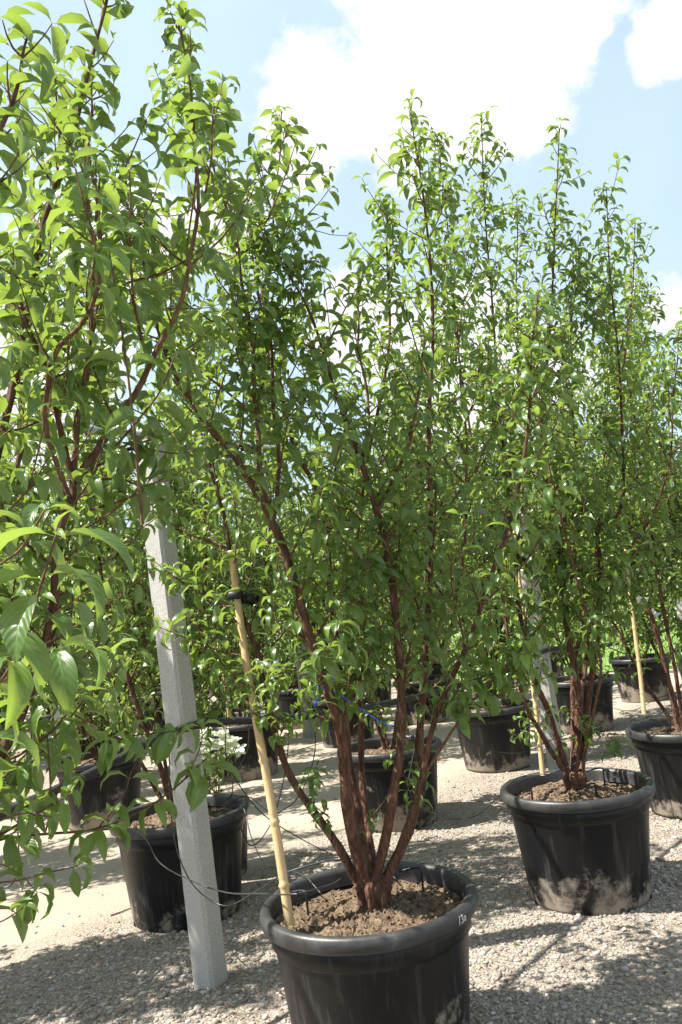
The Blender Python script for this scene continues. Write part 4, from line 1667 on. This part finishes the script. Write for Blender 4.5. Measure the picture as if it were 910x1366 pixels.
def blue_string():
    root = empty('blue_string', at(432, 915, 2.66))
    b = np.array(root.location)
    c = at(431, 908, 2.66) - b
    a = np.linspace(0, 2 * math.pi, 28)
    loop = np.stack([.030 * np.cos(a), .034 * np.sin(a), .012 * np.sin(a + 1) + .012], -1) + np.array([.003, .02, 0])
    V, F = tubes([(loop, np.full(28, .0022))], 6)
    obj('loop', mesh_np('loop', V, F, 'blue_string'), root)
    tail = spline([at(433, 905, 2.63) - b, at(431, 918, 2.62) - b, at(425, 930, 2.62) - b, at(419, 942, 2.63) - b], 12)
    V, F = tubes([(tail, np.linspace(.003, .0042, 12))], 6)
    obj('loose_end', mesh_np('loose_end', V, F, 'blue_string'), root)
    tl = spline([at(436, 916, 2.64) - b, at(455, 928, 2.65) - b, at(480, 945, 2.68) - b, at(512, 965, 2.70) - b, at(528, 968, 2.72) - b], 16)
    V, F = tubes([(tl, np.full(16, .0020))], 6)
    obj('cord', mesh_np('cord', V, F, 'blue_string'), root)
    tag(root, 'bright blue string knotted round the middle stems of the pot marked 130', 'string')


blue_string()

# ------------------------------------------------------------------ drip tubes
PIPE = spline(pipe_pts, 400)


def on_pipe(x):
    px, py, pz = project(PIPE)
    return PIPE[np.argmin(np.abs(px - x))]


def drip(px, label, rad=.0028):
    pts = [q if isinstance(q, np.ndarray) else at(*q) for q in px]
    tube_thing('drip_tube', pts, rad, 'tube', label, 'drip tube', 'thin drip tubes feeding the pots', 6, 10 * len(px))


drip([p3pos + np.array([-.1, -.12, SOIL_Z + .02]), p3pos + np.array([-.15, -.31, .515]), (196, 1120, 3.86), (213, 1150, 3.70), (250, 1172, 3.30), (300, 1190, 3.12), (350, 1192, 2.75), (395, 1192, 2.6), (440, 1180, 2.68), (455, 1172, 2.72)], 'drip tube looping from the post across the rim of the pot marked 130')
drip([on_pipe(225), (226, 1040, 3.5), (230, 1100, 3.42), (240, 1145, 3.34), (262, 1185, 3.30), (300, 1208, 3.24), (340, 1190, 3.1), (380, 1165, 3.0), (430, 1150, 2.98), (470, 1145, 2.98)], 'drip tube hanging low behind the post to the back of the pot marked 130')
drip([on_pipe(300), (302, 1010, 3.75), (318, 1045, 4.0), (350, 1085, 4.3), (390, 1112, 4.4), (440, 1138, 4.2), (470, 1142, 3.5), (490, 1142, 3.15), p3pos * 0 + pos(0, 0) + np.array([.05, .31, .505]), pos(0, 0) + np.array([.10, .2, SOIL_Z + .03])], 'drip tube running over the sunlit sand to the pot marked 130')
drip([p3pos + np.array([.2, -.05, SOIL_Z + .02]), p3pos + np.array([.33, -.1, .51]), (335, 1115, 4.1), (352, 1150, 3.8), (380, 1160, 3.2), pos(0, 0) + np.array([-.22, .24, .508]), pos(0, 0) + np.array([-.16, .14, SOIL_Z + .03])], 'short drip tube beside the pot behind the post')
drip([on_pipe(333), (330, 1000, 4.05), (312, 1040, 4.2), p3pos + np.array([.25, .1, .52]), p3pos + np.array([.15, .1, SOIL_Z + .02])], 'drip tube dropping from the black pipe beside the flowering shrub')
drip([on_pipe(420), (419, 1010, 4.2), (400, 1060, 4.2), (378, 1080, 4.2), (360, 1083, 4.2), p3pos + np.array([.33, .08, .515]), p3pos + np.array([.2, .05, SOIL_Z + .02])], 'drip tube looping between the bamboo cane and the leftmost stem')
drip([on_pipe(385), (382, 1020, 4.1), (370, 1075, 4.2), (355, 1110, 4.2), (335, 1128, 4.25), p3pos + np.array([.30, -.02, .40])], 'drip tube curving behind the thick bamboo cane')
drip([p6pos + np.array([.1, -.15, SOIL_Z + .02]), p6pos + np.array([.15, -.31, .515]), (545, 1050, 5.1), (562, 1074, 4.9), (578, 1084, 4.7), (600, 1092, 4.4), (635, 1088, 4.2), (665, 1062, 4.1), (690, 1038, 4.0), (740, 1030, 3.88), (775, 1015, 3.9), (780, 1020, 3.9)], 'drip tube sweeping over gravel into the mud-smeared pot')
drip([on_pipe(600), (610, 970, 5.6), (630, 990, 5.6), (660, 1002, 5.8), (700, 1003, 5.5), (740, 985, 5.2), (790, 972, 5.0), (830, 963, 5.0), (870, 955, 4.95), (905, 945, 4.95)], 'drip tube hanging from the pipe towards the third pot')
drip([on_pipe(30), (24, 1100, 3.0), (25, 1150, 3.1), (15, 1180, 3.1), (-10, 1185, 3.1)], 'drip tube dropping beside the low leafy branch at the near shrub')
drip([on_pipe(75), (66, 1085, 3.0), (40, 1110, 3.0), (10, 1135, 3.0)], 'drip tube curving below the black pipe near the big leaves')
drip([on_pipe(775), (780, 905, 7.4), (800, 935, 7.2), (840, 948, 7.0), (880, 930, 7.0), (905, 925, 7.0)], 'drip tube between the back pots near the lawn')


def spike(p, h, label, hook):
    """drip stake: hooked thin black rod pushed into the soil"""
    pts = spline([p + np.array([0, 0, -.05]), p + np.array([0, 0, h * .6]), p + np.array([0, 0, h]), p + np.array([0, 0, h + .004]) + hook * .3, p + np.array([0, 0, h - .008]) + hook], 16)
    V, F = tubes([(pts, np.full(16, .0042))], 6)
    o = obj('drip_stake', mesh_np('drip_stake', V, F, 'rubber'))
    tag(o, label, 'drip stake', 'black drip stakes in the pots')


def soil_pt(s, d, dx, dy):
    p = pos(s, d) + np.array([dx, dy, SOIL_Z])
    return p


spike(soil_pt(0, 0, .185, .10), .085, 'hooked drip stake behind the trunk in the pot marked 130', np.array([-.07, .03, 0]))
spike(soil_pt(0, 0, -.20, .02), .075, 'hooked drip stake near the cane in the pot marked 130', np.array([-.05, .05, 0]))
spike(soil_pt(1.56, 0, .06, -.12), .07, 'hooked drip stake in front of the stems in the mud-smeared pot', np.array([-.08, -.02, 0]))
spike(soil_pt(1.56, 0, .17, .12), .08, 'hooked drip stake behind the stems in the mud-smeared pot', np.array([-.08, .02, 0]))
spike(soil_pt(1.56, 0, -.22, -.07), .06, 'drip stake at the left rim of the mud-smeared pot', np.array([-.03, .02, 0]))
spike(soil_pt(3.12, 0, -.08, .03), .07, 'drip stake beside the cane in the third pot', np.array([.04, .02, 0]))
spike(soil_pt(.6, 1.72, -.20, .0), .06, 'drip stake in the pot behind the concrete post', np.array([.03, .02, 0]))

# number 130 written on the rim of the front pot
def number_marking():
    rt = roots['p1']
    rimobj = [c for p in rt.children if p.name.startswith('pot') for c in p.children if c.name.startswith('rim')][0]
    ang0 = None
    tgt = at(609, 1213, 2.62)
    d = tgt - pos(0, 0)
    a0 = math.atan2(d[1], d[0]) - .07
    strokes = []
    strokes.append([(-.012, -.010), (-.0112, 0), (-.010, .011)])
    strokes.append([(-.0055, .0075), (-.002, .010), (.0008, .0075), (-.0015, .0015), (-.003, .0008), (.0008, -.002), (.0012, -.0065), (-.0025, -.0095), (-.0055, -.007)])
    t = np.linspace(0, 2 * math.pi, 15)
    strokes.append([(.0085 + .0036 * math.cos(q), -.0025 + .0062 * math.sin(q)) for q in t])
    for nm, s in zip(('digit_one', 'digit_three', 'digit_zero'), strokes):
        pts = []
        s2 = spline([(x, y, 0) for x, y in s], 26)
        for x, y, _ in s2:
            a = a0 + x * 1.55 / .352
            z = .4745 + y * 1.15
            rr = .3522 - .0009 * abs((z - .476) / .012) ** 2
            pts.append((rr * math.cos(a), rr * math.sin(a), z))
        V, F = tubes([(np.array(pts), np.full(len(pts), .0010))], 5)
        o = obj(nm, mesh_np(nm, V, F, 'white_paint'), rt)
    return


number_marking()

# ------------------------------------------------------------------ litter: twigs and leaves on the ground and soil
def litter():
    r = np.random.default_rng(77)
    for (x0, y0, x1, y1, lab) in ((148, 1222, 190, 1206, 'thin dry twig lying on sand before the pot behind the post'), (700, 1098, 740, 1092, 'thin dry twig lying on gravel beside the mud-smeared pot')):
        a, b = ground_at(x0, y0), ground_at(x1, y1)
        m_ = (a + b) / 2 + np.array([.01, .01, 0])
        P = spline([a, m_, b], 12)
        P[:, 2] = ground_z(P[:, 0], P[:, 1]) + .005
        V, F = tubes([(P, np.linspace(.004, .002, 12))], 5)
        o = obj('fallen_twig', mesh_np('fallen_twig', V, F, 'twig'))
        tag(o, lab, 'twig')
    pl = Plant(9)
    n = 130
    Y = 2.9 + 4 * r.random(n)
    X = r.uniform(-.42, .46, n) * Y
    for x, y in zip(X, Y):
        d = r.normal(0, 1, 3)
        d[2] = .15
        pl.add_leaf(np.array([x, y, ground_z(np.array([x]), np.array([y]))[0] + .012]), d / np.linalg.norm(d), r.uniform(.02, .045))
    A = pl.leaf_arrays()
    V, F, UV = leaf_mesh_arrays(A, np.arange(n), LO)
    V[:, 2] = np.maximum(V[:, 2] * .5 + .003, ground_z(V[:, 0], V[:, 1]) + .002)
    o = obj('fallen_leaves', mesh_np('fallen_leaves', V, F, 'leaf_dry', UV))
    tag(o, 'small dry brown leaves scattered over gravel and sand', 'leaf litter', kind='stuff')
    # a few tiny weeds in the sand
    pl = Plant(10, .022)
    for (x, y) in ((128, 1262), (352, 1170), (330, 1058), (180, 1225), (690, 1262), (560, 1175)):
        b = ground_at(x, y)
        for q in range(9):
            d = r.normal(0, 1, 3)
            d[2] = abs(d[2]) + .4
            pl.add_leaf(b + np.array([0, 0, .004]), d / np.linalg.norm(d), r.uniform(.012, .03))
    A = pl.leaf_arrays()
    V, F, UV = leaf_mesh_arrays(A, np.arange(len(A['P'])), LO)
    o = obj('weeds', mesh_np('weeds', V, F, 'leaf', UV))
    tag(o, 'tiny green weeds sprouting from the sandy ground', 'weeds', kind='stuff')


litter()

# ------------------------------------------------------------------ far trees beyond the lawn
def far_tree_mesh(seed, h, w):
    r = np.random.default_rng(seed)
    pl = Plant(seed, .3)
    trunk = [(spline([(0, 0, -.1), (.1, .05, h * .3), (.05, -.1, h * .6), (0, 0, h * .92)], 14), np.linspace(.16, .03, 14))]
    n = 1700
    cl = 34
    cc = []
    for k in range(cl):
        t = r.uniform(.12, 1)
        rad = w * math.sin(math.pi * min(.97, t ** .8 * .86 + .1)) * math.sqrt(r.random())
        a = r.uniform(0, 6.28)
        c = np.array([rad * math.cos(a), rad * math.sin(a), h * t])
        cc.append(c)
        trunk.append((spline([(0, 0, h * t * .6), c * np.array([.5, .5, .85]), c], 6), np.linspace(.05, .012, 6)))
    for i in range(n):
        c = cc[r.integers(0, cl)] + r.normal(0, .16 * w + .12, 3)
        d = r.normal(0, 1, 3)
        pl.add_leaf(c, d / np.linalg.norm(d), r.uniform(.22, .42))
    A = pl.leaf_arrays()
    V, F, UV = leaf_mesh_arrays(A, np.arange(n), [LO[2]] * 8 if False else LO)
    V[:, 2] = np.maximum(V[:, 2], .1)
    return mesh_np('trunk', *tubes(trunk, 6), 'bark_grey'), mesh_np('crown', V, F, 'leaf_tree', UV)


ft = [far_tree_mesh(60 + k, 5.0 + .6 * k, 1.7 + .2 * k) for k in range(4)]
kinds = ['rounded green tree on the far side of the lawn', 'broad dark green tree on the far side of the lawn', 'tall green tree on the far side of the lawn', 'large spreading tree on the far side of the lawn']
rr = random.Random(8)
for i in range(22):
    X = -26 + i * 3.1 + rr.uniform(-.8, .8)
    Yf = 40 + rr.uniform(-3, 5)
    root = empty('tree', (X, Yf, 0))
    tag(root, kinds[i % 4], 'tree', 'trees along the far side of the lawn, ' + ('rounded', 'broad', 'tall', 'spreading')[i % 4])
    s = rr.uniform(.8, 1.2)
    a = rr.uniform(0, 6.28)
    for nm, me in zip(('trunk', 'crown'), ft[i % 4]):
        o = obj(nm, me, root)
        o.rotation_euler = (0, 0, a)
        o.scale = (s, s, s)
        if nm == 'crown':
            o['kind'] = 'stuff'

scene.render.engine = 'CYCLES'
scene.cycles.max_bounces = 8
scene.cycles.transmission_bounces = 6
scene.cycles.transparent_max_bounces = 8
scene.cycles.use_denoising = True
